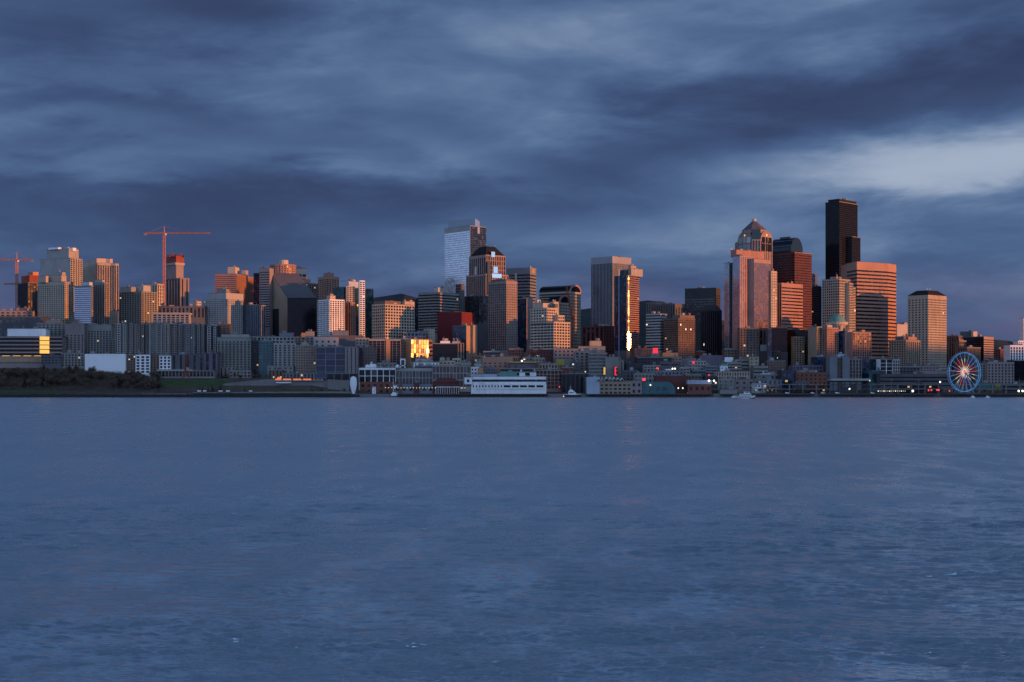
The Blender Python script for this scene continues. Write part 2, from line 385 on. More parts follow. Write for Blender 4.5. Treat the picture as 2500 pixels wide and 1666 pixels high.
def mass(root, xl, xc, xr, yt, yb, Y, a=38, wall='conc', glass='gdark', L=None, R=None, lit=.012, name='wall', dl=None, dr=None, roof='roof', zb=None, cap=.5, low=None):
    """a block whose near upright edge is seen at column xc; left face runs to xl, right face to xr"""
    a = rad(a); ca, sa = math.cos(a), math.sin(a)
    Xc = WX(xc, Y); tl = (xl-1250)/F; tr = (xr-1250)/F
    Lr = dr if xr == xc else (tr*Y-Xc)/(ca-tr*sa)
    Ll = dl if xl == xc else (Xc-tl*Y)/(sa+tl*ca)
    if dr and xr != xc: Lr = dr
    if dl and xl != xc: Ll = dl
    u = (ca, sa); v = (-sa, ca); nR = (sa, -ca); nL = (-ca, -sa)
    Cn = (Xc, Y); Rp = (Xc+u[0]*Lr, Y+u[1]*Lr); Lp = (Xc+v[0]*Ll, Y+v[1]*Ll); Bp = (Rp[0]+v[0]*Ll, Rp[1]+v[1]*Ll)
    z1 = WZ(yt, Y); zv = WZ(yb, Y) if zb is None else zb
    zg = low if low is not None else zv - .5
    iR = .5 if R else 0; iL = .5 if L else 0
    sh = lambda p, r, l: (p[0]-nR[0]*r-nL[0]*l, p[1]-nR[1]*r-nL[1]*l)
    core = MB().quadbox(sh(Cn, iR, iL), sh(Rp, iR, .04), sh(Bp, .04, .04), sh(Lp, .04, iL), zg, z1-.03)
    core.part(name, wall, root)
    if zv - zg > 1.0 and (R or L):
        MB().quadbox(sh(Cn, .01, .01), sh(Rp, .01, .5), sh(Bp, 1, .5), sh(Lp, 1, .01), zg+.05, zv).part('base', wall, root)
    roof_o = None
    if roof:
        roof_o = MB().quadbox(sh(Cn, .7, .7), sh(Rp, .7, -.7+1.4), sh(Bp, 1.4, 1.4), sh(Lp, 1.4, .7), z1-.2, z1+cap).part('roof', roof, root)
        if R and RND.random() < .55: MB().fbox(Cn, u, nR, -.2, Lr+.2, -.5, RND.uniform(.25, .7), z1-RND.uniform(.5, 1.1), z1+.14).part('cornice', RND.choice((wall, 'lconc', 'conc')), root)
    if roof and Lr > 7 and Ll > 7:                          # rooftop plant
        for i in range(RND.choice((1, 2, 2, 3))):
            s_ = RND.uniform(.10, .24)*min(Lr, 30); t_ = RND.uniform(.10, .22)*min(Ll, 30); x0 = RND.uniform(.12, .72)*Lr; y0 = RND.uniform(.15, .6)*Ll; hh = RND.uniform(1.2, 4.2)
            MB().fbox((Xc+v[0]*y0, Y+v[1]*y0), u, nR, x0, min(Lr*.92, x0+s_), -t_, 0, z1+cap-.1, z1+cap+hh).sub('rooftop_unit', RND.choice(('conc', 'steel', 'slate', wall)), roof_o, root)
        if RND.random() < .35:
            x0 = RND.uniform(.3, .7)*Lr; y0 = RND.uniform(.3, .6)*Ll; bx_, by_ = Xc+u[0]*x0+v[0]*y0, Y+u[1]*x0+v[1]*y0
            MB().tube((bx_, by_, z1), (bx_, by_, z1+RND.uniform(4, 8)), .22, 4, .1).sub('roof_mast', 'steel', roof_o, root)
    gL, gR = glass if isinstance(glass, tuple) else (glass, glass)
    if R: face(root, Cn, u, nR, Lr, zv, z1, R, wall, gR, Y, lit, .06)
    if L: face(root, Lp, (-v[0], -v[1]), nL, Ll, zv, z1, L, wall, gL, Y, lit, .03)
    return dict(C=Cn, R=Rp, L=Lp, B=Bp, u=u, v=v, z0=zv, z1=z1, nR=nR, nL=nL, Lr=Lr, Ll=Ll)
def house(name, label, cat, masses, group=None):
    """a building of one or more blocks: the first reaches the ground"""
    m0 = masses[0]; X, Y = WX(m0['xc'], m0['Y']), m0['Y']
    g = ground(X, Y)
    root = thing(name, label, cat, (X, Y, g), group)
    res = []
    for i, m in enumerate(masses):
        m = dict(m); gr = m.pop('gr', i == 0)
        if gr: m['low'] = min(g, ground(X-15, Y+20), ground(X+15, Y+20)) - 3
        res.append(mass(root, **m))
    return root, res
def m(xl, xc, xr, yt, yb, Y, a=38, wall='conc', glass='gdark', L=None, R=None, **k):
    return dict(xl=xl, xc=xc, xr=xr, yt=yt, yb=yb, Y=Y, a=a, wall=wall, glass=glass, L=L, R=R, **k)
def ph(xl, xc, xr, yt, yb, Y, a=38, wall='conc', **k):
    k.setdefault('name', 'penthouse'); return m(xl, xc, xr, yt, yb, Y, a, wall, **k)
def ringtower(root, pts, z0, z1, fh, hf, wall, glass, core_k=.97, slab='floor_slab'):
    """glass shaft with a slab ring at every storey"""
    n = max(1, round((z1-z0)/fh)); h = (z1-z0)/n
    k = len(pts); q = inset(pts, core_k)
    gl = MB()
    for r in range(n):                                    # panes of every storey
        for i in range(k):
            a, b = q[i], q[(i+1) % k]; L = math.dist(a, b); c = max(1, round(L/3.0))
            for j in range(c):
                p0 = (a[0]+(b[0]-a[0])*j/c, a[1]+(b[1]-a[1])*j/c); p1 = (a[0]+(b[0]-a[0])*(j+1)/c, a[1]+(b[1]-a[1])*(j+1)/c)
                b0 = len(gl.v); zz0, zz1 = z0+r*h, z0+(r+1)*h-.02
                gl.v += [(*p0, zz0), (*p1, zz0), (*p1, zz1), (*p0, zz1)]; gl.f.append((b0, b0+1, b0+2, b0+3))
    gl.part('window', glass, root, kind='stuff')
    MB().prism(inset(pts, core_k-.03), z0, z1-.05).part('core', 'dark', root)
    for r in range(n+1):
        zc = z0+r*h
        MB().prism(pts, max(z0, zc-h*(1-hf)/2), min(z1+.3, zc+h*(1-hf)/2)).part(slab, wall, root)

# ---------------------------------------------------------------- the setting: water, ground, hills
def build_water():
    rs = np.random.RandomState(5)
    inv = np.linspace(1/54.0, 1/1912.0, 980); ys = 1/inv; nx = 940
    s = np.linspace(-.40, .40, nx)
    Yg = np.repeat(ys[:, None], nx, 1); Xg = Yg * s[None, :]
    dxl = Yg * (s[1]-s[0]); dyl = np.repeat(np.gradient(ys)[:, None], nx, 1)
    Z = np.zeros_like(Yg); lost = np.zeros_like(Yg); allv = 0.0
    wind = rad(255)
    for i in range(110):
        lam = 0.5 * (5.5/0.5) ** rs.rand()
        th = wind + rs.randn() * .42
        kx, ky = math.cos(th)*2*math.pi/lam, math.sin(th)*2*math.pi/lam
        amp = .0115 * lam ** .72 * (0.4 + 1.2*rs.rand()) * (1.0 if lam < 3.5 else .6)
        ph_ = rs.rand()*6.28
        step = np.abs(math.cos(th))*dxl + np.abs(math.sin(th))*dyl
        fade = np.clip((lam/np.maximum(step, 1e-6) - 2.2)/2.0, 0, 1)
        arg = kx*Xg + ky*Yg + ph_
        lost += (amp/lam)**2*(1-fade**2); allv += (amp/lam)**2
        Z += amp*fade*(np.sin(arg) + .25*np.cos(2*arg))
    # gusts: calmer and rougher patches
    gust = 1 + .30*np.sin(Xg*.031+Yg*.011+1.1) * np.sin(Yg*.043-Xg*.009) + .22*np.sin(Xg*.071-Yg*.05)
    env = np.zeros_like(Z)
    for i in range(14):
        lam = 3*(30/3)**rs.rand(); th = wind + rs.randn()*.7; env += np.sin((math.cos(th)*.45*Xg+math.sin(th)*Yg)*2*math.pi/lam + rs.rand()*6.28)
    env = .72 + .45*np.clip(env/3.2, -.5, 1.5)
    Z *= gust*env*.54
    Z -= .15
    V = np.stack([Xg, Yg, Z], -1).reshape(-1, 3)
    r, c = len(ys), nx
    idx = np.arange(r*c).reshape(r, c)
    Q = np.stack([idx[:-1, :-1], idx[:-1, 1:], idx[1:, 1:], idx[1:, :-1]], -1).reshape(-1, 4)
    me = bpy.data.meshes.new('water'); me.vertices.add(len(V)); me.vertices.foreach_set('co', V.ravel())
    me.loops.add(Q.size); me.loops.foreach_set('vertex_index', Q.ravel().astype(np.int32))
    me.polygons.add(len(Q)); me.polygons.foreach_set('loop_start', np.arange(0, Q.size, 4, dtype=np.int32))
    me.update(calc_edges=True); me.shade_smooth()
    at_ = me.attributes.new('chop', 'FLOAT', 'POINT'); at_.data.foreach_set('value', (lost/allv).ravel().astype(np.float32))   # waves too small for the mesh
    m_, t, b = new_mat('sea water')
    pos = t.node('ShaderNodeNewGeometry').outputs['Position']
    st = t.vmath('MULTIPLY', pos, (.42, 1.0, 1.0))
    h1 = t.noise(st, 2.3, 3, .6); h2 = t.noise(st, .75, 3, .55); h3 = t.noise(st, 6.5, 2, .5)
    h0 = t.noise(st, .22, 2, .5)
    hh = t.math('ADD', t.math('MULTIPLY_ADD', h0, 1.2, t.math('MULTIPLY', h2, .8)), t.math('ADD', t.math('MULTIPLY', h1, .42), t.math('MULTIPLY', h3, .10)))
    gp = t.noise(t.vmath('MULTIPLY', pos, (.35, 1, 1)), .011, 3, .5)
    bmp = t.node('ShaderNodeBump'); t.l.new(hh, bmp.inputs['Height']); bmp.inputs['Distance'].default_value = .60
    paw = t.noise(t.vmath('MULTIPLY', pos, (.13, .05, 1)), 1.0, 6, .70)          # cat's paws: patches of steeper ripple
    paw2 = t.smooth(paw, .36, .64)
    t.l.new(t.math('MULTIPLY', t.math('MULTIPLY_ADD', t.smooth(gp, .35, .65), .50, .35), t.math('MULTIPLY_ADD', paw2, 1.5, .25)), bmp.inputs['Strength'])
    t.l.new(bmp.outputs[0], b.inputs['Normal'])
    b.inputs['Base Color'].default_value = (.60, .76, .85, 1); b.inputs['Metallic'].default_value = .85; b.inputs['IOR'].default_value = 1.5
    t.l.new(t.math('MULTIPLY_ADD', t.node('ShaderNodeAttribute', attribute_name='chop').outputs['Fac'], .20, t.math('MULTIPLY_ADD', paw2, .14, .06)), b.inputs['Roughness'])
    me.materials.append(m_)
    o = bpy.data.objects.new('water', me); COL.objects.link(o); o['kind'] = 'structure'
    # the bay beyond the framed wedge, a hand lower so that no two sheets share a plane
    big = MB(); S_ = 9000
    big.v += [(-S_, -S_, -.9), (S_, -S_, -.9), (S_, 1903, -.9), (-S_, 1903, -.9)]; big.f.append((0, 1, 2, 3))
    o2 = bpy.data.objects.new('bay_water', big.mesh('bay_water', m_)); COL.objects.link(o2); o2['kind'] = 'structure'
build_water()

def ground_mats():
    m_, t, b = new_mat('ground'); pos = t.node('ShaderNodeNewGeometry').outputs['Position']
    n = t.noise(pos, .03, 5, .6); f = t.noise(pos, .5, 4, .6)
    c = t.ramp(t.math('ADD', t.math('MULTIPLY', n, .6), t.math('MULTIPLY', f, .4)), [(.38, (.030, .030, .030)), (.5, (.055, .052, .048)), (.62, (.085, .075, .062))])
    t.l.new(c, b.inputs['Base Color']); b.inputs['Roughness'].default_value = .95; MATS['ground'] = m_
    m_, t, b = new_mat('brushy bank'); pos = t.node('ShaderNodeNewGeometry').outputs['Position']
    n = t.noise(pos, .06, 5, .65); f = t.noise(pos, .9, 4, .65)
    c = t.ramp(t.math('ADD', t.math('MULTIPLY', n, .5), t.math('MULTIPLY', f, .5)), [(.36, (.036, .040, .022)), (.48, (.085, .066, .046)), (.60, (.135, .098, .068))])
    t.l.new(c, b.inputs['Base Color']); b.inputs['Roughness'].default_value = .95; MATS['brush'] = m_
    m_, t, b = new_mat('grass'); pos = t.node('ShaderNodeNewGeometry').outputs['Position']
    n = t.noise(pos, .12, 5, .6)
    c = t.ramp(n, [(.35, (.036, .070, .020)), (.65, (.070, .120, .034))]); t.l.new(c, b.inputs['Base Color']); b.inputs['Roughness'].default_value = .95; MATS['grass'] = m_
    m_, t, b = new_mat('rock'); pos = t.node('ShaderNodeNewGeometry').outputs['Position']
    n = t.noise(pos, .7, 5, .65)
    c = t.ramp(n, [(.35, (.012, .012, .013)), (.65, (.045, .042, .040))]); t.l.new(c, b.inputs['Base Color']); b.inputs['Roughness'].default_value = .9; MATS['rock'] = m_
    m_, t, b = new_mat('wooded hill'); pos = t.node('ShaderNodeNewGeometry').outputs['Position']
    n = t.noise(pos, .004, 6, .6)
    c = t.ramp(n, [(.35, (.014, .022, .022)), (.65, (.030, .040, .038))]); t.l.new(c, b.inputs['Base Color']); b.inputs['Roughness'].default_value = 1; MATS['hill'] = m_
ground_mats()
def sheet(name, ks, ys, zf, mat, kind='structure', smooth=True):
    mb = MB(); nk = len(ks)
    for Y in ys:
        for k in ks:
            X = WX(k, Y); mb.v.append((X, Y, zf(X, Y)))
    for j in range(len(ys)-1):
        for i in range(nk-1): mb.f.append((j*nk+i, j*nk+i+1, (j+1)*nk+i+1, (j+1)*nk+i))
    me = mb.mesh(name, mat)
    if smooth: me.shade_smooth()
    o = bpy.data.objects.new(name, me); COL.objects.link(o); o['kind'] = kind; return o
YS = list(np.arange(1906, 2100, 7)) + list(np.arange(2100, 2700, 40)) + [2800, 3000, 3500, 4500, 6000, 9000, 14000]
sheet('ground', list(range(-2600, 5200, 40)), YS, lambda X, Y: ground(X, Y), 'ground')
sheet('hillside', list(range(-300, 392, 12)), list(np.arange(1907, 2068, 6)), lambda X, Y: ground(X, Y) + .12 + .25*math.sin(X*.31)*math.sin(Y*.23), 'brush')
sheet('park_slope', list(range(390, 884, 13)), list(np.arange(1907, 2010, 6)), lambda X, Y: ground(X, Y) + .10, 'brush')
sheet('lawn', list(range(-60, 150, 10)), list(np.arange(1914, 1934, 3)), lambda X, Y: ground(X, Y) + .5, 'grass')
sheet('lawn', list(range(383, 566, 8)), list(np.arange(1952, 1990, 4)), lambda X, Y: ground(X, Y) + .25, 'grass')
sheet('lawn', list(range(612, 800, 8)), list(np.arange(1913, 1934, 3)), lambda X, Y: ground(X, Y) + .25, 'grass')
# distant wooded ridges behind the city and the unseen hill across the bay, shaped to shade the low city
def ridge(name, pts, back, mat='hill'):
    """pts: (X, Y, z) along the crest; slopes fall to the ground on both sides"""
    mb = MB(); n = len(pts); cx, cy = back
    for sgn, zz in ((-1.0, None), (-.45, .62), (0, 1.0), (.5, .55), (1.0, None)):
        for i, (X, Y, z) in enumerate(pts):
            wob = 1 + .05*math.sin(i*1.7)+.04*math.sin(i*3.1+sgn*4)
            mb.v.append((X+cx*sgn*wob, Y+cy*sgn*wob, -3.0 if zz is None else z*zz*(1 if zz == 1 else wob)))
    for j in range(4):
        for i in range(n-1): a = j*n+i; mb.f.append((a, a+1, a+n+1, a+n))
    me = mb.mesh(name, mat); me.shade_smooth()
    o = bpy.data.objects.new(name, me); COL.objects.link(o); o['kind'] = 'structure'
crest = []
for k in range(-500, 3100, 40):
    y = np.interp(k, [-500, 600, 900, 985, 1030, 1200, 1450, 1560, 1620, 1700, 1850, 2100, 2330, 2420, 2500, 3100], [760, 765, 728, 717, 728, 760, 752, 735, 738, 770, 800, 830, 835, 826, 842, 850])
    y += 2.0*math.sin(k*.05)+1.4*math.sin(k*.13)
    crest.append((WX(k, 11000), 11000, WZ(y, 11000)))
ridge('far_hills', crest, (0, 2500))
t_ = (-SUN_AZ[1], SUN_AZ[0]); c0 = (SUN_AZ[0]*3500, 2300+SUN_AZ[1]*3500)
crest = []
for s_ in np.arange(-3400, 3401, 40):
    h = np.interp(s_, [-3400, -1800, -700, -330, -245, 0, 700, 1800, 3400], [60, 190, 236, 236, 166, 160, 156, 150, 60]) + 2.0*math.sin(s_*.009)  # crest heights shaped to set the shadow line on the city
    crest.append((c0[0]+t_[0]*s_, c0[1]+t_[1]*s_, h))
ridge('west_hill', crest, (500, -380))

# shore: seawall, rocks
sw = MB(); sw.box(-2600, -210, 1901.5, 1910, -2, 4.2); 
tag(sw.part('seawall', 'rock', None), 'dark rock and concrete shore edge below the park on the left', 'seawall')
rk = MB()
for i in range(520):
    X = RND.uniform(-760, -205); Y = RND.uniform(1896, 1909); r = RND.uniform(.8, 2.2)
    z = -0.8 + (Y-1896)*.38
    p = poly(X, Y, r, 5, RND.random()*6); rk.prism(p, z-r, z+r*.55, inset(p, .55))
tag(rk.part('shore_rocks', 'rock', None), 'dark riprap boulders along the park shore', 'rocks', kind='stuff')
sw2 = MB().box(-206, 2600, 1905, 1912, -2, 4.6)
tag(sw2.part('seawall', 'stone', None), 'long dark concrete seawall under the waterfront piers', 'seawall')

# ================================================================ the city, left to right
# ---- left edge
house('construction_tower', 'dark unfinished high-rise with red netting beside the leftmost crane', 'building', [
    m(44, 68, 95, 690, 760, 2520, 40, 'dark', 'gblack', V(5, .6, 2), V(5, .6, 2), lit=.0),
    ph(52, 72, 96, 672, 690, 2526, 40, 'cranered', roof=None), ph(68, 80, 94, 664, 673, 2532, 40, 'orange', roof=None)])
house('apartment_tower', 'tallest grey concrete tower on the left with stepped white penthouse', 'building', [
    m(98, 172, 201, 630, 700, 2380, 62, 'lconc', 'gdark', None, S(5, 3.3, .55, 1), lit=.0),
    ph(114, 168, 192, 607, 631, 2390, 62, 'lconc'), ph(118, 142, 150, 604, 608, 2396, 62, 'white', roof=None), ph(158, 178, 186, 605, 612, 2393, 62, 'white', roof=None)])
house('apartment_tower', 'pale tower with punched windows standing before the tallest grey tower on the left', 'building', [
    m(92, 158, 180, 688, 790, 2255, 66, 'beige', 'gdark', G(4.6, 3.3, .42, .45, 5), G(4, 3.3, .45, .45), lit=.0),
    ph(93, 112, 118, 674, 689, 2265, 66, 'beige'), ph(115, 150, 162, 672, 689, 2268, 66, 'beige'), ph(136, 152, 160, 665, 673, 2272, 66, 'lconc')])
house('office_tower', 'sunlit tower with tan top and vertical fins behind the blue glass condominium', 'building', [
    m(200, 238, 290, 642, 790, 2500, 28, 'beige', 'gbronze', V(3.2, .3, 5), V(4.0, .6, 4), lit=.0),
    ph(201, 236, 275, 631, 643, 2508, 28, 'cream')])
house('apartment_tower', 'blue glass tower with white balcony edges left of the grey condominium', 'building', [
    m(181, 222, 228, 698, 790, 2215, 68, 'bluegrey', 'gsilver', B(3.2, .62, 2), B(3.2, .6), lit=.005),
    ph(200, 218, 226, 689, 699, 2222, 68, 'paleblue')])
house('apartment_tower', 'grey brown tower adjoining the blue glass tower on its right', 'building', [
    m(226, 255, 267, 690, 795, 2235, 60, 'conc', 'gdark', V(5, .45, 3), S(5, 3.2), lit=.01), ph(232, 250, 256, 684, 691, 2242, 60, 'lconc')])
house('office_block', 'small sunlit peach block seen in the gap behind the grey tower', 'building', [m(266, 288, 290, 760, 800, 2330, 70, 'cream', 'gdark', G(5, 3.6, .3, .3, 5), None, dr=18)])
house('apartment_tower', 'broad grey condominium with balcony rows and twin penthouses left of the tall crane', 'building', [
    m(291, 346, 384, 712, 800, 2260, 55, 'greygreen', 'gdark', S(6, 3.2, .6), S(5.5, 3.2, .6), lit=.015),
    ph(293, 320, 332, 701, 713, 2270, 55, 'greygreen'), ph(330, 350, 368, 697, 713, 2274, 55, 'lconc')])
house('office_block', 'sunlit orange slab with flat roof line directly behind the grey condominium', 'building', [m(345, 384, 401, 693, 780, 2420, 60, 'cream', 'gdark', V(6, .4), G(6, 6, .4, .7), lit=0)])
# construction tower with the tall crane
rt, mm = house('construction_tower', 'unfinished concrete tower with red formwork top under the tall crane', 'building', [
    m(405, 440, 462, 679, 760, 2480, 45, 'mauve', 'gblack', V(9, .45, 1.5), V(8, .3, 1.5), lit=.0),
    ph(405, 430, 448, 645, 680, 2486, 45, 'mauve'), ph(404, 428, 451, 641, 646, 2484, 45, 'lconc', roof=None), ph(406, 430, 449, 625, 641, 2487, 45, 'cranered', roof=None)])
for k in range(7):
    x = 408+k*6; MB().box(WX(x, 2490), WX(x+3.5, 2490), 2489+k, 2493+k, WZ(628, 2490), WZ(618+RND.random()*5, 2490)).part('formwork', 'cranered' if k % 3 else 'dred', rt)
MB().tube((WX(418, 2495), 2495, WZ(625, 2495)), (WX(418, 2495), 2495, WZ(602, 2495)), .5).part('mast', 'green', rt)
house('office_block', 'small sunlit orange rooftop block right of the unfinished tower', 'building', [m(468, 480, 491, 736, 790, 2400, 45, 'cream', 'gdark', None, G(5, 4, .4, .4))])
house('office_tower', 'broad sunlit terracotta tower with fine floor lines and rooftop plant', 'building', [
    m(525, 578, 619, 669, 790, 2560, 82, 'rose', 'gbronze', B(3.6, .30, 3), S(5, 3.6, .5), lit=0),
    ph(556, 574, 584, 652, 670, 2572, 82, 'cream'), ph(590, 600, 606, 660, 670, 2580, 82, 'beige', roof=None)])
house('apartment_tower', 'pale grey tower with sunlit pink side before the terracotta tower', 'building', [
    m(494, 556, 593, 731, 830, 2290, 58, 'lconc', 'gdark', G(3.6, 3.2, .4, .45), G(5, 3.2, .35, .5), lit=.004),
    ph(508, 552, 594, 715, 732, 2300, 58, 'lconc'), ph(530, 552, 560, 706, 716, 2310, 58, 'greygreen')])
house('apartment_tower', 'slim blue grey glass tower between the pink sided tower and the dark wedge', 'building', [m(591, 615, 648, 744, 830, 2310, 45, 'bluegrey', 'gblue', V(4, .6, 1), V(4, .55, 1), lit=.004)])
house('office_tower', 'dark blue glass sliver tower right of the terracotta tower', 'building', [m(619, 634, 640, 667, 790, 2600, 60, 'slate', 'gblue', C(), None, lit=.0)])
house('apartment_tower', 'slender grey tower with stacked window bays left of the sloping dark roof', 'building', [m(633, 658, 668, 655, 800, 2430, 70, 'mauve', 'gdark', B(4.2, .4, 5), None, dr=14, lit=0)])
# round sunlit tower
Yr = 2640; cx = WX(686, Yr); rt = thing('apartment_tower', 'rounded sunlit tower with drum penthouse above the dark wedge roof', 'building', (cx, Yr+24, ground(cx, Yr)))
pts = poly(cx, Yr+24, WX(686, Yr)-WX(655, Yr), 14, .2)
MB().prism(inset(pts, .965), ground(cx, Yr)-3, WZ(647, Yr)).part('wall', 'rose', rt)
zz = WZ(645, Yr); MB().prism(inset(pts, 1.03), zz-1.2, zz).part('cornice', 'tan', rt)
MB().lathe(cx+1, Yr+26, [(8.5, zz-.5), (8.5, WZ(634, Yr)), (7.6, WZ(632.5, Yr))], 14).part('penthouse', 'cream', rt)
n = len(pts)
for i in range(n):
    a_, b_ = pts[i], pts[(i+1) % n]; d_ = (b_[0]-a_[0], b_[1]-a_[1]); L_ = math.hypot(*d_); d_ = (d_[0]/L_, d_[1]/L_); nn = (d_[1], -d_[0])
    if nn[1] < .3: face(rt, a_, d_, nn, L_, WZ(740, Yr), zz-1.4, G(5.2, 4.0, .42, .5, 1), 'rose', 'gdark', Yr, 0, .03)
house('office_tower', 'pale sunlit office with deep slanted window openings beside the rounded tower', 'building', [m(705, 716, 748, 655, 790, 2720, 20, 'cream', 'gdark', None, G(9, 8, .72, .5, 10), dl=25, lit=0)])
house('office_tower', 'dark tower with sunlit right edge behind the sloping wedge', 'building', [
    m(715, 755, 777, 692, 830, 2560, 52, 'brown', 'gdark', G(5, 3.8, .6, .55), G(5, 3.8, .5, .5), lit=.02), ph(735, 748, 758, 682, 693, 2570, 52, 'rose')])
# dark wedge
Yw = 2400; xs = lambda x, dy=0: (WX(x, Yw+dy), Yw+dy)
rt = thing('wedge_tower', 'dark tower with a great sloping roof plane descending to the right', 'building', (*xs(702), ground(*xs(702))))
zc, zh, zl = WZ(728, Yw), WZ(668, Yw+45), ground(*xs(702))-3
A, Bq, Cq, Dq = xs(702), xs(772, 10), xs(728, 52), xs(663, 45)
wb = MB(); wb.prism([A, Bq, Cq, Dq], zl, [zc, WZ(728, Yw+10), zh, zh]); wb.part('wall', 'black', rt)
rf = MB(); i0 = 0
nrm = .35
for p, z in ((A, zc), (Bq, WZ(728, Yw+10)), (Cq, zh), (Dq, zh)): rf.v.append((p[0], p[1], z+.25))
for p, z in ((A, zc), (Bq, WZ(728, Yw+10)), (Cq, zh), (Dq, zh)): rf.v.append((p[0], p[1], z+.75))
rf.f += [(0, 3, 2, 1), (4, 5, 6, 7), (0, 1, 5, 4), (1, 2, 6, 5), (2, 3, 7, 6), (3, 0, 4, 7)]; rf.part('sloping_roof', 'slate', rt)
d_ = (A[0]-Dq[0], A[1]-Dq[1]); L_ = math.hypot(*d_); d_ = (d_[0]/L_, d_[1]/L_)
lw = MB(); nL_ = (d_[1], -d_[0])
q0 = (Dq[0]+nL_[0]*.4, Dq[1]+nL_[1]*.4); q1 = (A[0]+nL_[0]*.4-d_[0]*.3, A[1]+nL_[1]*.4-d_[1]*.3)
lw.prism([q0, q1, (A[0]-d_[0]*.3, A[1]-d_[1]*.3), Dq], zl, [zh-.3, zc-.3, zc-.3, zh-.3]); lw.part('side_wall', 'tan', rt)
MB().fbox(q0, d_, nL_, 0, L_*.48, 0, .3, zl, WZ(752, Yw)).part('dark_panel', 'black', rt)
d2 = (Bq[0]-A[0], Bq[1]-A[1]); L2 = math.hypot(*d2); d2 = (d2[0]/L2, d2[1]/L2)
face(rt, (A[0]+d2[1]*.55, A[1]-d2[0]*.55), d2, (d2[1], -d2[0]), L2, WZ(822, Yw), zc-.5, C(3.6, 3.9, 1.0), 'black', 'gblack', Yw, .004, .02)
house('apartment_tower', 'faded pink tower with shaded left side farther back above the white balcony tower', 'building', [
    m(776, 797, 828, 676, 790, 2800, 40, 'pink', 'gdark', G(6, 4, .5, .5, 4), G(6, 4, .6, .5, 4), lit=0), ph(790, 802, 815, 667, 677, 2810, 40, 'rose')])
house('apartment_tower', 'white balcony tower glowing orange on its right side left of the glass condominium', 'building', [
    m(776, 805, 841, 731, 824, 2225, 40, 'white', 'gdark', S(4.5, 3.2, .7, 1), G(4.5, 3.2, .62, .62), lit=.0),
    ph(797, 806, 819, 722, 732, 2235, 40, 'cream')])
house('apartment_tower', 'narrow dark shaft with a red lit edge right of the white balcony tower', 'building', [m(838, 856, 869, 738, 828, 2262, 50, 'rose', 'gdark', V(6, .7, 1), G(4, 3.2, .55, .5), lit=0)])
house('apartment_tower', 'tall glass condominium with white column and pale penthouse beyond the balcony tower', 'building', [
    m(812, 840, 912, 701, 830, 2360, 50, 'slate', 'gteal', C(3, 3.3), C(3, 3.3), lit=.004),
    m(842, 846, 866, 699, 830, 2352, 18, 'cream', 'gdark', None, S(5, 3.3, .6), dl=8, lit=.0, roof=None), m(876, 878, 891, 685, 830, 2350, 18, 'white', 'gdark', None, G(5, 3.3, .65, .5), dl=10, lit=0.02, roof=None),
    ph(832, 850, 889, 687, 702, 2372, 50, 'paleblue')])
house('office_block', 'sunlit cream office with square window grid and shaded left wing', 'building', [
    m(908, 940, 1012, 742, 825, 2235, 42, 'cream', 'gdark', G(5, 4.6, .6, .55), G(5.2, 4.6, .62, .55), lit=.004),
    m(984, 988, 1012, 736, 745, 2265, 42, 'cream', 'gdark', None, None, dl=14, gr=False), ph(912, 940, 985, 735, 743, 2247, 42, 'brown')])
house('office_tower', 'banded grey office whose right end glows orange left of the silver tower', 'building', [
    m(1021, 1064, 1121, 714, 815, 2430, 52, 'conc', 'gdark', B(5.0, .48, 2), B(5.0, .48, 2), lit=.004),
    ph(1060, 1070, 1087, 702, 715, 2442, 52, 'cream')])
house('office_tower', 'dark blue gap building between the cream grid office and the banded office', 'building', [m(1008, 1020, 1026, 730, 830, 2470, 60, 'slate', 'gblue', C(), None, lit=0, dr=20)])
house('apartment_block', 'deep red boxy building with a bright red sunlit end', 'building', [
    m(1068, 1127, 1160, 764, 860, 2290, 55, 'red', 'gdark', None, None, cap=1.5, roof='dred'), m(1076, 1110, 1125, 760, 765, 2300, 55, 'dred', roof=None, gr=False)])
house('office_block', 'tan slab with blue glass left side before the red boxy building', 'building', [
    m(1105, 1138, 1152, 795, 880, 2190, 55, 'tan', 'gblue', C(3, 3.6, .4), None, lit=0), m(1150, 1155, 1165, 794, 880, 2197, 50, 'tan', 'gdark', None, None, dl=12)])
# silver tower with sloping glass crown
rt, (mm,) = house('office_tower', 'tall silver glass tower with a raised glass crown, tallest left of centre', 'building', [
    m(1085, 1148, 1187, 551, 730, 2650, 42, 'lconc', ('gmirror', 'gblue'), B(4.1, .84, 9), C(3.5, 4.1, 1), lit=.0)])
def corner_crown(rt, xl, xc, xr, yb, yl, yc, yr, Y, a, mat, name='crown'):
    a = rad(a); ca, sa = math.cos(a), math.sin(a); Xc = WX(xc, Y); tl, tr = (xl-1250)/F, (xr-1250)/F
    Lr = (tr*Y-Xc)/(ca-tr*sa); Ll = (Xc-tl*Y)/(sa+tl*ca)
    P = [(Xc, Y), (Xc+ca*Lr, Y+sa*Lr), (Xc+ca*Lr-sa*Ll, Y+sa*Lr+ca*Ll), (Xc-sa*Ll, Y+ca*Ll)]
    MB().prism(P, WZ(yb, Y)-.3, [WZ(yc, Y), WZ(yr, Y), WZ(yr, Y), WZ(yl, Y)]).part(name, mat, rt)
corner_crown(rt, 1094, 1160, 1171, 552, 531, 534, 540, 2662, 42, 'gsilver')
MB().fbox(mm['C'], mm['u'], mm['nR'], mm['Lr']*.45, mm['Lr']*.58, -.1, .5, WZ(569, 2650), WZ(553, 2650)).part('notch', 'gsilver', rt)
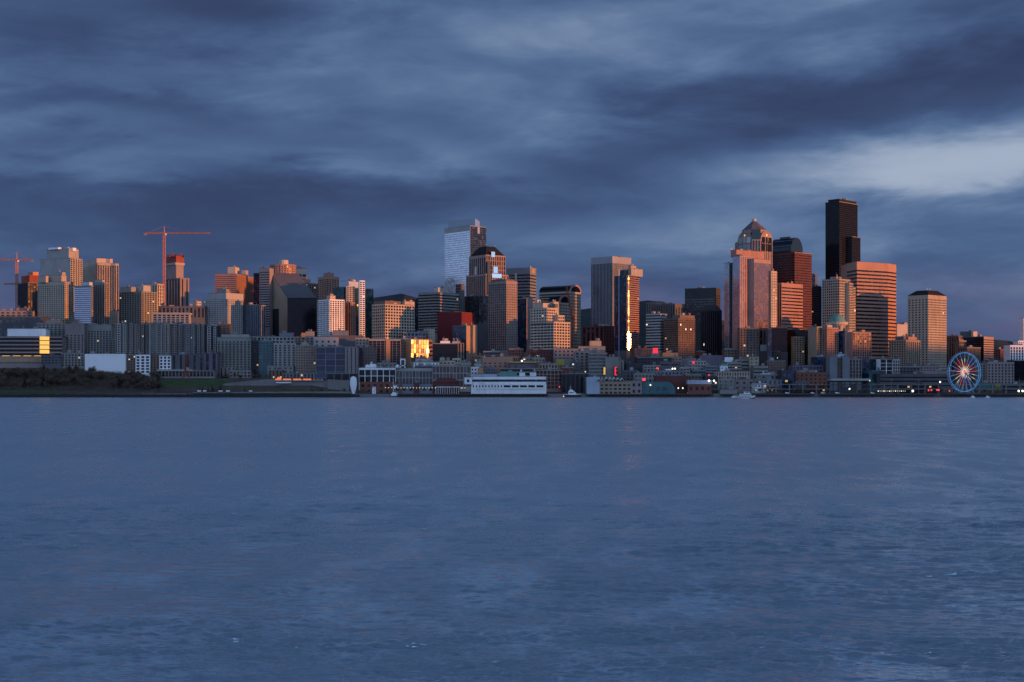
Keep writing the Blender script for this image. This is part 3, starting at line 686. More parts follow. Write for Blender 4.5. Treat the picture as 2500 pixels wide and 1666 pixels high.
# peaked granite tower
rt, mm = house('office_tower', 'rose granite tower with steep dark hipped roof right of the silver tower', 'building', [
    m(1138, 1186, 1241, 669, 770, 2530, 38, 'granite', 'gdark', V(6, .6, 3), V(5.2, .55, 2), lit=.01),
    m(1145, 1186, 1234, 622, 670, 2536, 38, 'granite', 'gdark', V(6, .55, 5), G(5.2, 9, .6, .75, 2), lit=.0, roof=None)])
q = mm[1]; zr = q['z1']; P = [q['C'], q['R'], q['B'], q['L']]; T = inset(P, .42)
MB().prism(inset(P, .97), zr-.1, WZ(601, 2550), T).part('hipped_roof', 'black', rt)
MB().tube((*T[1], WZ(602, 2550)), (*T[1], WZ(596, 2550)), .4).part('antenna', 'steel', rt)
for x0, x1, y0, y1 in ((1200, 1210, 614, 627), (1206, 1218, 650, 666), (1200, 1223, 668, 678)):
    X0 = (x0-1186)/(1241-1186); X1 = (x1-1186)/(1241-1186); mmq = mm[0] if y0 > 660 else mm[1]; Yq = 2536
    MB().fbox(mmq['C'], mmq['u'], mmq['nR'], mmq['Lr']*X0, mmq['Lr']*X1, .1, 1.6, WZ(y1, Yq), WZ(y0, Yq)).part('sky_lit_bay', 'gskylit', rt)
MB().fbox(mm[1]['L'], (-mm[1]['v'][0], -mm[1]['v'][1]), mm[1]['nL'], mm[1]['Ll']*.36, mm[1]['Ll']*.46, .1, .8, WZ(715, 2530), WZ(648, 2530)).part('pale_strip', 'gwhite', rt)
MB().fbox(mm[0]['C'], mm[0]['u'], mm[0]['nR'], mm[0]['Lr']*.06, mm[0]['Lr']*.2, .1, 1.2, WZ(720, 2530), WZ(640, 2530)).part('green_glass_bay', 'gteal', rt)
house('office_block', 'low dark office at the foot of the peaked granite tower', 'building', [
    m(1118, 1170, 1205, 722, 790, 2490, 45, 'slate', 'gmid', C(3.5, 3.6), C(3.5, 3.6), lit=.01), m(1112, 1122, 1130, 694, 735, 2495, 45, 'slate', 'gdark', B(5, .5), None, dr=12, gr=True)])
house('apartment_tower', 'brown gridded tower with orange lit right flank below the peaked tower', 'building', [
    m(1192, 1236, 1263, 686, 856, 2290, 45, 'mauve', 'gbronze', G(4.4, 4.0, .62, .66, 4), G(4.2, 4.0, .4, .4, 4), lit=.004), ph(1200, 1234, 1256, 682, 687, 2298, 45, 'brown')])
rt, mm = house('office_tower', 'slate blue office with dark floor bands and an orange right end', 'building', [
    m(1236, 1294, 1309, 654, 760, 2780, 62, 'bluegrey', 'gdark', B(6.0, .45, 11), B(6.0, .4, 12), lit=0)])
MB().fbox(mm[0]['L'], (-mm[0]['v'][0], -mm[0]['v'][1]), mm[0]['nL'], mm[0]['Ll']*.37, mm[0]['Ll']*.45, .1, .6, WZ(760, 2780), WZ(666, 2780)).part('pale_strip', 'gwhite', rt)  # pale colour stands in for a sky reflection down the face
MB().fbox(mm[0]['C'], mm[0]['u'], mm[0]['nR'], mm[0]['Lr']*.35, mm[0]['Lr']*.7, .1, .4, WZ(666, 2780), WZ(657, 2780)).part('panel', 'gold', rt)
house('apartment_tower', 'slim dark blue tower with dull pink edge left of the stepped white building', 'building', [m(1264, 1285, 1301, 729, 860, 2380, 45, 'mauve', 'gblue', C(3, 3.6), None, lit=0), ph(1274, 1286, 1300, 727, 735, 2384, 45, 'cream')])

# ---- polygon blocks, vaults
def polymass(root, vis, yt, yb, wall, glass, styles, back=40, lit=.005, low=None, roof='roof', name='wall'):
    """vis: (column, depth) of the upright edges seen from left to right"""
    pts = [(WX(x, Y), Y) for x, Y in vis]; Y0 = min(Y for _, Y in vis)
    full_ = pts + [(pts[-1][0], pts[-1][1]+back), (pts[0][0], pts[0][1]+back)]
    xs_ = [p[0] for p in full_]; size = max(xs_)-min(xs_); k = 1-1.5/size
    z1 = WZ(yt, Y0); zv = WZ(yb, Y0); zl = zv-.5 if low is None else low
    MB().prism(inset(full_, k), zl, z1-.03).part(name, wall, root)
    if roof: MB().prism(inset(full_, k-.02), z1-.1, z1+.5).part('roof', roof, root)
    for i, st in enumerate(styles):
        a_, b_ = pts[i], pts[i+1]; d_ = (b_[0]-a_[0], b_[1]-a_[1]); L_ = math.hypot(*d_); d_ = (d_[0]/L_, d_[1]/L_); n_ = (d_[1], -d_[0])
        gl = glass[i] if isinstance(glass, (list, tuple)) else glass; wl = wall
        if st: face(root, a_, d_, n_, L_, zv, z1, st, wl, gl, Y0, lit, .03+.03*(i % 2))
        else: MB().fbox(a_, d_, n_, 0, L_, -.8, 0, zl, z1).part(name, wl, root)
        if zv-zl > 1: MB().fbox(a_, d_, n_, .02, L_-.02, -.8, -.02, zl, zv).part('base', wl, root)
    return full_, z1, zv
def polyhouse(name, label, cat, vis, yt, yb, wall, glass, styles, **k):
    x, Y = vis[len(vis)//2]; X = WX(x, Y); g = ground(X, Y)
    rt = thing(name, label, cat, (X, Y, g))
    return rt, polymass(rt, vis, yt, yb, wall, glass, styles, low=g-4, **k)
def vault(rt, q, top, mat, rim, front=.0, name='vault_roof', seg=12, f0=0.0, f1=1.0):
    """barrel roof: half-round seen on the right face, running back along the left side"""
    Lr, Ll = q['Lr']*(f1-f0), q['Ll']; z = q['z1']; h = top - z
    P0 = (q['C'][0]+q['u'][0]*q['Lr']*f0, q['C'][1]+q['u'][1]*q['Lr']*f0)
    def ring(off, grow):
        out = []
        for i in range(seg+1):
            g = math.pi*i/seg; t = Lr/2 - math.cos(g)*(Lr/2+grow)
            out.append((P0[0]+q['u'][0]*t+q['v'][0]*off, P0[1]+q['u'][1]*t+q['v'][1]*off, z-.05+math.sin(g)*(h+grow)))
        return out
    mb = MB(); A_, B_ = ring(front, 0), ring(Ll, 0); n = seg+1
    mb.v = A_+B_; mb.f = [(i, i+1, n+i+1, n+i) for i in range(seg)] + [tuple(range(n-1, -1, -1)), tuple(range(n, 2*n))]
    mb.part(name, mat, rt)
    if rim:
        rb = MB(); a0, a1, b0, b1 = ring(front-.7, .6), ring(front-.7, -2.2), ring(front+1.2, .6), ring(front+1.2, -2.2)
        rb.v = a0+a1+b0+b1
        for i in range(seg): rb.f += [(i, i+1, n+i+1, n+i)[::-1], (i, i+1, 2*n+i+1, 2*n+i), (n+i, n+i+1, 3*n+i+1, 3*n+i)[::-1]]
        rb.part('arch_rim', rim, rt)

# ---- centre
rt, mm = house('office_tower', 'cream gridded tower with dark barrel vault roof and arched gable', 'building', [
    m(1316, 1392, 1418, 712, 860, 2410, 55, 'beige', 'gdark', B(4.2, .7, 2), G(3.9, 5.2, .55, .55, 2), lit=.004, roof=None)])
vault(rt, mm[0], WZ(695, 2410), 'gblack', 'rose')
q = mass(rt, 1338, 1366, 1393, 739, 860, 2372, 45, 'beige', 'gdark', None, G(3.9, 5.2, .55, .55, 2), lit=.0, roof=None, low=30)
vault(rt, q, WZ(720, 2372), 'gblack', 'rose')
rt, mm = house('apartment_building', 'stepped white terrace building with wide window rows below the arched tower', 'building', [
    m(1295, 1352, 1392, 786, 866, 2150, 45, 'cream', 'gdark', G(7.2, 4.4, .78, .46), G(6, 4.4, .62, .5), lit=.006),
    m(1295, 1335, 1356, 752, 788, 2157, 45, 'cream', 'gdark', G(6, 4.4, .55, .45), G(5, 4.4, .6, .5)), m(1340, 1362, 1378, 770, 788, 2163, 45, 'cream', 'gdark', None, G(5, 4.4, .6, .5)),
    ph(1301, 1326, 1341, 740, 753, 2165, 45, 'cream'), ph(1340, 1352, 1364, 737, 771, 2175, 45, 'beige'), ph(1348, 1355, 1362, 742, 750, 2167, 45, 'slate', roof=None), ph(1306, 1312, 1320, 732, 741, 2175, 45, 'cream', roof=None)])
rt, mm = house('office_tower', 'black and white pinstriped tower with broad blank top band in the centre', 'building', [
    m(1443, 1495, 1541, 626, 800, 2760, 45, 'steel', 'gblack', V(3.6, .60, 13), V(3.6, .55, 13), lit=.0, cap=.2)])
house('office_block', 'dark red brick block below the pinstriped tower', 'building', [
    m(1421, 1474, 1500, 796, 862, 2330, 45, 'dred', 'gdark', V(9, .5, 2), G(7, 5, .3, .3), lit=.02), ph(1470, 1474, 1489, 792, 799, 2338, 45, 'cream')])
# curved glass tower that mirrors the setting sun
Yg = 2250
rt = thing('apartment_tower', 'curved glass tower with a blazing golden sun reflection down its edge', 'building', (WX(1535, Yg), Yg+10, ground(WX(1535, Yg), Yg)))
pts = [(WX(1500, Yg+22), Yg+22)]
pts.append((WX(1529.5, Yg+1), Yg+1))
cur = [WX(1529.5, Yg+1), Yg+1]
for ang, L_ in ((14, 2.6), (31.1, 2.3), (40, 6.5), (50, 8.5), (60, 9), (70, 9), (84, 8)):
    cur = [cur[0]+math.cos(rad(ang))*L_, cur[1]+math.sin(rad(ang))*L_]; pts.append(tuple(cur))
pts += [(pts[-1][0]-4, pts[-1][1]+14), (pts[0][0]+2, pts[0][1]+26)]
zt = WZ(672, Yg); zb_ = ground(WX(1535, Yg), Yg)-3; zv = WZ(856, Yg)
MB().prism(inset(pts, .95), zb_, zt).part('wall', 'slate', rt)
n = len(pts); k_ = max(1, round((zt-zv)/3.4)); fh_ = (zt-zv)/k_
for i in range(n-2):
    a_, b_ = pts[i], pts[i+1]; d_ = (b_[0]-a_[0], b_[1]-a_[1]); L_ = math.hypot(*d_); d_ = (d_[0]/L_, d_[1]/L_); n_ = (d_[1], -d_[0])
    if i == 0: face(rt, a_, d_, n_, L_, zv, zt, C(3.2, 3.4, .4), 'slate', 'gblue', Yg, 0, .02)
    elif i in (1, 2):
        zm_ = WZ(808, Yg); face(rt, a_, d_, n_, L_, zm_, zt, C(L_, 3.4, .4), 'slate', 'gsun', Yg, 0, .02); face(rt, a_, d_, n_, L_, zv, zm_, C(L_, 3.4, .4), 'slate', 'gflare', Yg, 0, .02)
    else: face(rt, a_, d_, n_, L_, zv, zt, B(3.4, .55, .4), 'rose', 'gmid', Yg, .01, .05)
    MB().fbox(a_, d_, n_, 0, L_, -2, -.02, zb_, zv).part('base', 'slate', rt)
fx_ = pts[2]; MB().fbox(fx_, (math.cos(rad(31.1)), math.sin(rad(31.1))), (math.sin(rad(31.1)), -math.cos(rad(31.1))), -1.6, 5.0, -4, .5, WZ(850, Yg), WZ(815, Yg)).part('glint_panel', 'gflare', rt)  # added panel turned to mirror the sun, widens the glint low down
mass(rt, 1514, 1524, 1540, 660, 673, Yg+16, 40, 'slate', 'gblue', C(3, 4), None, low=zt-1)
mass(rt, 1537, 1541, 1569, 657, 673, Yg+12, 26, 'cream', 'gdark', None, None, dl=14, low=zt-1)
mass(rt, 1537, 1540, 1553, 649, 658, Yg+18, 26, 'cream', 'gdark', None, None, dl=8)
MB().fbox(pts[0], ((pts[1][0]-pts[0][0])/math.dist(pts[0], pts[1]), (pts[1][1]-pts[0][1])/math.dist(pts[0], pts[1])), (-.57, -.82), 10.0, 11.2, -.3, .5, zb_, WZ(657, Yg)).part('pilaster', 'paleblue', rt)
house('office_block', 'pale banded office between the curved glass tower and the lattice tower', 'building', [
    m(1577, 1612, 1628, 766, 858, 2195, 52, 'lconc', 'gdark', B(4.3, .5, 1), B(4.3, .42, 1), lit=.006)])
house('office_tower', 'grey tower with orange lit upper corner behind the pale banded office', 'building', [m(1590, 1648, 1674, 742, 800, 2760, 45, 'slate', 'gmid', V(6, .4, 3), V(8, .5, 7), lit=.0)])
house('office_tower', 'dull grey tower farther back right of the curved glass tower', 'building', [m(1578, 1600, 1618, 738, 800, 2850, 45, 'conc', 'gmid', V(6, .4), None, lit=0)])
house('apartment_tower', 'lattice tower with glinting copper coloured windows on its sunlit side', 'building', [
    m(1620, 1656, 1697, 778, 876, 2165, 38, 'brown', 'gbronze', B(3.4, .6, 1), G(3.6, 3.4, .62, .6, 1), lit=.02), m(1656, 1660, 1696, 770, 790, 2171, 38, 'brown', 'gdark', None, V(6, .5, 4), dl=16)])
house('office_tower', 'dark broad tower with an orange upper right corner left of the glass slab', 'building', [
    m(1672, 1746, 1759, 703, 800, 2600, 62, 'dark', 'gmid', B(4.4, .4, 18), B(4.4, .5, 12), lit=.0)])
# dark octagonal tower
Yo = 2360; X = WX(1740, Yo); rt = thing('office_tower', 'black octagonal tower with tapered top before the dark broad tower', 'building', (X, Yo+18, ground(X, Yo)))
pts = poly(X, Yo+20, 18.6, 8, math.pi/8)
MB().prism(inset(pts, .96), ground(X, Yo)-3, WZ(757, Yo)).part('wall', 'black', rt)
MB().prism(inset(pts, .96), WZ(757, Yo), WZ(746, Yo), inset(pts, .62)).part('roof', 'dark', rt)
for i in range(8):
    a_, b_ = pts[i], pts[(i+1) % 8]; d_ = (b_[0]-a_[0], b_[1]-a_[1]); L_ = math.hypot(*d_); d_ = (d_[0]/L_, d_[1]/L_); n_ = (d_[1], -d_[0])
    if n_[1] < .2: face(rt, a_, d_, n_, L_, WZ(872, Yo), WZ(757, Yo), V(3.4, .6, 2), 'dark', 'gblack', Yo, .008, .03+.02*(i % 2))
# glass slab group
house('office_tower', 'broad slab of pink glass and sunlit stone stripes below the pyramid topped tower', 'building', [
    m(1788, 1806, 1839, 625, 812, 2240, 38, 'rose', 'gsilver', C(3, 4, .5), V(5.6, .42, 2), lit=.0),
    m(1768, 1780, 1790, 642, 850, 2252, 40, 'steel', 'gsilver', C(3, 4, .5), C(3, 4), lit=.0, gr=True),
    ph(1784, 1798, 1865, 610, 627, 2255, 38, 'rose'),
    m(1836, 1841, 1883, 632, 812, 2246, 42, 'granite', 'gpink', None, C(3.2, 4.2, 6), dl=22, lit=.0, gr=True),
    m(1881, 1883, 1897, 662, 812, 2270, 42, 'cream', 'gdark', None, G(5.4, 4.4, .38, .42), dl=18, gr=True)])
for y in (650, 672, 692, 712, 732, 751, 771):
    pass
# pyramid topped tower
Yt = 2720; k_ = lambda x, dy: (x, Yt+dy)
rt, (fl, z1, zv) = polyhouse('office_tower', 'stone tower with pyramid roof and arched gables, second tallest on the right', 'building',
    [k_(1801, 38), k_(1836, 2), k_(1857, 2), k_(1886, 30)], 585, 800, 'granite', ['gdark', 'gteal', 'gdark'], [V(8, .5, 3), V(5, .7, 2), V(6, .45, 3)], back=40, lit=0)
for i, (st, mat) in enumerate(((0, 'granite'), (1, 'granite'), (2, 'granite'))):
    a_, b_ = fl[i], fl[i+1]; d_ = (b_[0]-a_[0], b_[1]-a_[1]); L_ = math.hypot(*d_); d_ = (d_[0]/L_, d_[1]/L_); n_ = (d_[1], -d_[0])
    if i == 1: MB().fbox(a_, d_, n_, 0, L_, -14, .0, z1, WZ(560, Yt)).part('corner_bay', 'gteal', rt); continue
    pr = []
    for s in range(11):
        g = math.pi*s/10; pr.append((L_/2-math.cos(g)*L_*.5, z1+math.sin(g)*(WZ(562, Yt)-z1)))
    ar = MB(); N = len(pr)
    for t in (.2, -22):
        for x, z in pr: ar.v.append((a_[0]+d_[0]*x+n_[0]*t, a_[1]+d_[1]*x+n_[1]*t, z))
    ar.f = [tuple(range(N))] + [(s+1, s, N+s, N+s+1) for s in range(N-1)]
    ar.part('arched_gable', 'granite', rt)
    for cx_ in (.22, .5, .78):
        for y0, y1 in ((578, 592), (594, 612)):
            hw = .13 if cx_ != .5 else .07
            MB().fbox(a_, d_, n_, L_*(cx_-hw), L_*(cx_+hw), .21, .8, WZ(y1, Yt), WZ(y0, Yt)).part('gable_window', 'gwhite' if i == 0 else 'gdark', rt)
    MB().fbox(a_, d_, n_, L_*.46, L_*.54, .21, .7, WZ(575, Yt), WZ(570, Yt)).part('gable_lamp', 'lit', rt)
cx = (fl[1][0]+fl[2][0])/2; cy = Yt+28
rb = poly(cx, cy, WX(1874, Yt)-WX(1844, Yt), 8, math.pi/8)
MB().prism(inset(rb, 1.0), WZ(568, Yt), WZ(559, Yt)).part('drum', 'granite', rt)
MB().prism(inset(rb, 1.03), WZ(559, Yt), WZ(537, Yt), inset(rb, .2)).part('pyramid_roof', 'slate', rt)
MB().prism(poly(cx, cy, 4.2, 8), WZ(538, Yt), WZ(531, Yt)).part('lantern', 'cream', rt)
# vault topped dark red tower
rt, mm = house('office_tower', 'dark red tower with blue glass barrel roof behind the pyramid topped tower', 'building', [
    m(1884, 1940, 1982, 616, 800, 2800, 42, 'dred', 'gdark', B(5.0, .5, 3), B(5.0, .35, 3), lit=0.0)])
q = mass(rt, 1878, 1931, 1960, 612, 617, 2808, 42, 'black', roof=None)
vault(rt, q, WZ(579, 2808), 'gblue', None)
for i in range(5):
    g = math.pi*(.12+.16*i); t = q['Lr']/2-math.cos(g)*(q['Lr']/2+.3); zz = q['z1']+math.sin(g)*(WZ(579, 2808)-q['z1']+.3)
    p0 = (q['C'][0]+q['u'][0]*t, q['C'][1]+q['u'][1]*t, zz); MB().bar(p0, (p0[0]+q['v'][0]*q['Ll'], p0[1]+q['v'][1]*q['Ll'], zz), .5).part('roof_rib', 'steel', rt)
MB().fbox(q['L'], (-q['v'][0], -q['v'][1]), q['nL'], q['Ll']*.35, q['Ll']*.8, -14, -10, WZ(580, 2808), WZ(576, 2808)).part('roof_plant', 'dsteel', rt)
house('office_block', 'sunlit orange striped block in front of the dark red tower', 'building', [m(1897, 1908, 1960, 691, 812, 2290, 42, 'rose', 'gdark', V(5, .5), B(5.2, .40, 5), lit=.004)])
house('office_tower', 'small blue tower seen between the dark red tower and the black skyscraper', 'building', [m(1975, 1990, 2000, 671, 800, 3100, 60, 'slate', 'gblue', C(4, 5), None, dr=15, lit=.02)])
house('office_tower', 'narrow dark block left of the half lit gridded tower', 'building', [m(1978, 2000, 2014, 699, 800, 2900, 60, 'dark', 'gblack', B(4.4, .5), None, dr=15, lit=.01)])
# black skyscraper
rt, mm = house('skyscraper', 'black glass skyscraper, tallest of the skyline, with flat notched top', 'building', [
    m(2015, 2049, 2094, 492, 700, 2850, 45, 'black', 'gblack', B(4.0, .72, 2), B(4.0, .72, 2), lit=.0015),
    m(2060, 2080, 2101, 578, 700, 2862, 45, 'black', 'gblack', None, B(4.0, .72, 2), lit=0, gr=True), ph(2022, 2049, 2091, 486, 493, 2858, 45, 'black')])
for x, h in ((2080, 9), (2076, 6), (2023, 5)): MB().tube((WX(x, 2880), 2880, WZ(487, 2880)), (WX(x, 2880), 2880, WZ(487, 2880)+h), .35).part('antenna', 'steel', rt)
house('office_tower', 'half sunlit gridded stone tower with a stepped upper right corner', 'building', [
    m(2007, 2049, 2076, 681, 812, 2320, 42, 'beige', 'gdark', G(4.2, 4.2, .55, .52), G(3.4, 4.2, .6, .55), lit=.003),
    m(2049, 2073, 2083, 691, 812, 2327, 42, 'beige', 'gdark', None, G(3.4, 4.2, .6, .55), dl=20, gr=True), m(2060, 2080, 2089, 702, 812, 2333, 42, 'beige', 'gdark', None, G(3.4, 4.2, .6, .55), dl=20, gr=True), ph(2030, 2042, 2050, 676, 682, 2332, 42, 'rose')])
rt, _ = polyhouse('office_tower', 'massive salmon tower with horizontal dark bands right of the black skyscraper', 'building',
    [(2067, 2418), (2092, 2378), (2168, 2416), (2188, 2440)], 639, 872, 'pink', 'gdark', [B(6.1, .5, 12), B(6.1, .46, 12), B(6.1, .40, 12)], back=45, lit=.002)
house('office_block', 'plain sunlit orange slab between the salmon tower and the hipped roof tower', 'building', [m(2186, 2190, 2217, 792, 850, 2800, 22, 'cream', 'gdark', None, None, dl=20), ph(2206, 2208, 2215, 788, 793, 2806, 22, 'cream', dl=8)])
rt, mm = house('office_tower', 'sunlit stone tower with dark hipped roof and small square windows on the right', 'building', [
    m(2216, 2266, 2311, 720, 912, 2326, 42, 'beige', 'gdark', G(6.0, 4.1, .42, .42, 6), G(3.9, 4.1, .52, .42, 6), lit=.004, roof=None)])
q = mm[0]; P = [q['C'], q['R'], q['B'], q['L']]
MB().prism(inset(P, 1.015), q['z1'], WZ(708.5, 2336), inset(P, .55)).part('hipped_roof', 'black', rt)
for x in (2263, 2270): MB().tube((WX(x, 2375), 2375, WZ(710, 2375)), (WX(x, 2375), 2375, WZ(703, 2375)), .4).part('roof_mast', 'white', rt)
# ---- domed building and harbour condominiums
rt, mm = house('domed_building', 'cream building crowned by a green copper dome', 'building', [
    m(2000, 2040, 2080, 806, 880, 2240, 40, 'cream', 'gdark', G(5, 4, .5, .5), G(5, 4, .5, .5), lit=.01)])
cx, cy = WX(2043, 2265), 2265; z0_ = WZ(812, 2265); zd = WZ(788, 2265); zt = WZ(768, 2265); Rr = WX(2064, 2265)-WX(2043, 2265)
MB().lathe(cx, cy, [(Rr*1.1, z0_), (Rr*1.1, zd-4), (Rr*1.28, zd-3.5), (Rr*1.28, zd+.5), (Rr*1.05, zd+1)], 24).part('drum', 'cream', rt, smooth=False)
MB().lathe(cx, cy, [(Rr*math.cos(t), zd+(zt-zd)*math.sin(t)) for t in np.linspace(0, 1.5, 9)], 24).part('dome', 'copper', rt, smooth=True)
for k in range(9):
    g = rad(200+k*18); MB().fbox((cx+math.cos(g)*Rr*1.1, cy+math.sin(g)*Rr*1.1), (-math.sin(g), math.cos(g)), (math.cos(g), math.sin(g)), -1.6, 1.6, -.2, .15, z0_+1, zd-5).part('drum_window', 'gsun', rt)
house('apartment_tower', 'harbour condominium with copper lit balcony front left of the dome', 'building', [
    m(1990, 1994, 2007, 798, 905, 2190, 30, 'tan', 'gdark', None, S(5, 3.4, .6), dl=20, lit=.01), m(2006, 2012, 2019, 799, 905, 2196, 50, 'slate', 'gblue', C(3, 3.4), None, gr=True)])
house('apartment_tower', 'harbour condominium with fiery orange window grid just below the dome', 'building', [
    m(2015, 2019, 2047, 800, 905, 2186, 33, 'rose', 'gbronze', V(4, .5), G(4.2, 3.6, .55, .55), dl=18, lit=.0), ph(2016, 2020, 2032, 794, 801, 2192, 33, 'cream', dl=8)])
house('apartment_tower', 'dark blue harbour condominium with one glowing edge right of the fiery grid', 'building', [m(2046, 2069, 2075, 808, 905, 2200, 55, 'slate', 'gblue', C(3.2, 3.4), None, lit=.02), m(2068, 2070, 2075, 809, 880, 2196, 35, 'cream', dl=5)])
house('apartment_tower', 'rose harbour condominium with white framed window columns right of the dome', 'building', [m(2076, 2082, 2127, 811, 905, 2184, 24, 'rose', 'gdark', None, G(4.2, 3.5, .62, .66), dl=20, lit=.01), ph(2100, 2104, 2112, 806, 812, 2192, 24, 'tan', dl=8)])
house('apartment_tower', 'old stepped stone hotel tower before the hipped roof tower', 'building', [
    m(2170, 2212, 2247, 830, 920, 2205, 45, 'tan', 'gdark', G(4.4, 3.6, .5, .55), V(6, .45, 3), lit=.006), ph(2186, 2206, 2222, 822, 831, 2214, 45, 'slate'), ph(2208, 2218, 2238, 823, 831, 2218, 45, 'rose')])
house('apartment_tower', 'dark glass condominium with copper balcony column at its right', 'building', [
    m(1918, 1936, 1968, 805, 910, 2210, 40, 'dark', 'gblack', C(3, 3.4), C(3, 3.4), lit=.01), m(1936, 1938, 1964, 822, 910, 2206, 32, 'tan', 'gdark', None, S(5.5, 3.4, .6), dl=6, lit=.02, gr=True, roof=None)])
house('office_block', 'black office block right of the copper balcony column', 'building', [m(1964, 1982, 1996, 806, 912, 2290, 42, 'dark', 'gblack', B(4, .5), C(3, 3.6), lit=.01)])
# ---- far right
house('office_tower', 'dark brown office with orange corner right of the hipped roof tower', 'building', [
    m(2311, 2340, 2352, 820, 912, 2500, 45, 'brown', 'gdark', V(5, .5), G(5, 4, .4, .5), lit=0), m(2335, 2342, 2359, 832, 912, 2490, 35, 'brown', 'gdark', None, G(5, 5, .5, .5), dl=10, lit=0, gr=True)])
house('office_block', 'slate slab with one bright square end on the skyline near the wheel', 'building', [m(2344, 2374, 2386, 810, 860, 2950, 50, 'slate', 'gdark', None, None), m(2374, 2376, 2386, 809.5, 824, 2940, 30, 'cream', dl=6)])  # cream block paints the sunlit end onto the slab
house('office_tower', 'wide black glass office with brown right face above the wheel', 'building', [m(2352, 2402, 2426, 822, 905, 2620, 48, 'granite', 'gblack', C(3.4, 4), B(4.2, .35, 4), lit=.0)])
house('office_block', 'brown ribbed office block immediately behind the wheel', 'building', [m(2338, 2361, 2394, 848, 915, 2420, 42, 'brown', 'gdark', V(4.5, .4), V(4.5, .35), lit=0)])
house('office_block', 'small reddish block with lit roof edge left of the white tower at right', 'building', [m(2424, 2442, 2458, 853, 912, 2700, 45, 'brick', 'gdark', G(5, 4), G(5, 4, .4, .4), lit=.0)])
house('office_tower', 'white tower with arched windows cut off by the right picture edge', 'building', [m(2464, 2466, 2540, 843, 915, 2450, 12, 'white', 'gdark', None, G(5.2, 5, .5, .7, 3), dl=20, lit=.003), m(2484, 2486, 2540, 832, 845, 2462, 12, 'white', 'gdark', None, G(4, 4, .5, .4), dl=16), m(2497, 2499, 2530, 778, 845, 2470, 12, 'white', 'gdark', None, G(4, 4.4, .5, .6, 4), dl=14)])
house('apartment_block', 'dark block at the right edge below the white tower', 'building', [m(2470, 2474, 2540, 880, 940, 2230, 10, 'dark', 'gblack', None, C(3, 3.6), dl=20, lit=.01)])

# ================================================================ low city and waterfront
H3 = house
H3('office_block', 'pinkish low rooftops above the long dark building at the left edge', 'building', [m(-40, -40, 79, 759, 780, 2260, 4, 'mauve', 'gdark', None, G(8, 4, .5, .4), dl=30), ph(40, 40, 66, 752, 760, 2270, 4, 'rose', dl=12)])
H3('office_block', 'long dark office with thin pale roof line at the left edge', 'building', [m(-40, -40, 104, 773, 815, 2190, 4, 'slate', 'gteal', None, C(3.4, 4, 1.2), dl=40, lit=.004)])
rt, mm = H3('office_block', 'dark glass office with white penthouse and one golden window column of painted sun reflection, far left', 'building', [
    m(-40, -40, 152, 822, 870, 2095, 2, 'mauve', 'gblack', None, B(6.2, .62, .8), dl=34, lit=.0), ph(18, 18, 112, 803, 823, 2103, 2, 'white', dl=20), m(-40, -40, 148, 869, 884, 2093, 2, 'tan', 'amber', None, None, dl=30, roof=None)])
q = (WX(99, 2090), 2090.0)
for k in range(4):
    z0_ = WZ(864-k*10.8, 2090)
    MB().fbox(q, (math.cos(rad(30)), math.sin(rad(30))), (math.sin(rad(30)), -math.cos(rad(30))), 0, 12.5, -6, 0, z0_+.5, z0_+5.9).part('sunglow_pane', 'goldreflex', rt)  # emission stands in for the low sun mirrored in these panes
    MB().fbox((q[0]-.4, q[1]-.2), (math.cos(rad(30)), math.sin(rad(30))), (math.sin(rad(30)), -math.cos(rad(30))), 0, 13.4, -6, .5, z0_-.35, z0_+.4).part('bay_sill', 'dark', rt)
for k in range(5): MB().box(WX(6+k*26, 2091), WX(24+k*26, 2091), 2090, 2091.5, WZ(870, 2091), WZ(868.4, 2091)).part('canopy_light', 'amber', rt)
H3('apartment_block', 'grey green terrace block right of the golden window column', 'building', [
    m(92, 92, 160, 789, 890, 2150, 6, 'greygreen', 'gdark', None, G(6, 3.4, .5, .45), dl=24, lit=.01), m(112, 112, 150, 783, 791, 2158, 6, 'greygreen', dl=14)])
H3('apartment_block', 'taupe block with blank upper wall beside the grey green terrace', 'building', [m(160, 160, 206, 791, 890, 2120, 5, 'mauve', 'gdark', None, G(5.4, 3.4, .42, .5, 16), dl=24, lit=.008)])
H3('apartment_block', 'grey condominium with vertical bays above the blank white wall', 'building', [m(206, 206, 272, 793, 885, 2135, 6, 'greygreen', 'gdark', None, G(4.4, 3.3, .5, .55, 9), dl=24, lit=.012)])
H3('apartment_block', 'low stepped grey wing filling the gap left of the balcony block', 'building', [m(268, 268, 290, 828, 880, 2125, 6, 'greygreen', 'gdark', None, G(4.4, 3.3), dl=20)])
# the long row of bayed blocks
row = [(280, 311, 791, 'greygreen', S(6, 3.2, .6), 'grey green block with curved balconies at the left of the bayed row'), (309, 342, 791, 'mauve', S(5.5, 3.3, .5), 'taupe bayed block second in the long row'),
       (342, 363, 791, 'mauve', V(9, .4, 1), 'narrow taupe bayed block third in the long row'), (363, 396, 790, 'lconc', S(8, 3.3, .42), 'pale block with few windows in the middle of the long row'),
       (396, 415, 792, 'tan', G(9, 3.3, .2, .4), 'narrow tan block in the middle of the long row'), (415, 450, 791, 'greygreen', S(6, 3.3, .5), 'sage block with paired windows in the long row'),
       (450, 477, 793, 'bluegrey', S(7, 3.3, .5), 'blue grey bayed block in the long row'), (477, 500, 794, 'slate', V(7, .35, 1), 'dark slate bayed block near the right of the long row'), (500, 532, 797, 'dark', G(6, 3.3, .5, .5), 'darkest block ending the long row at the right')]
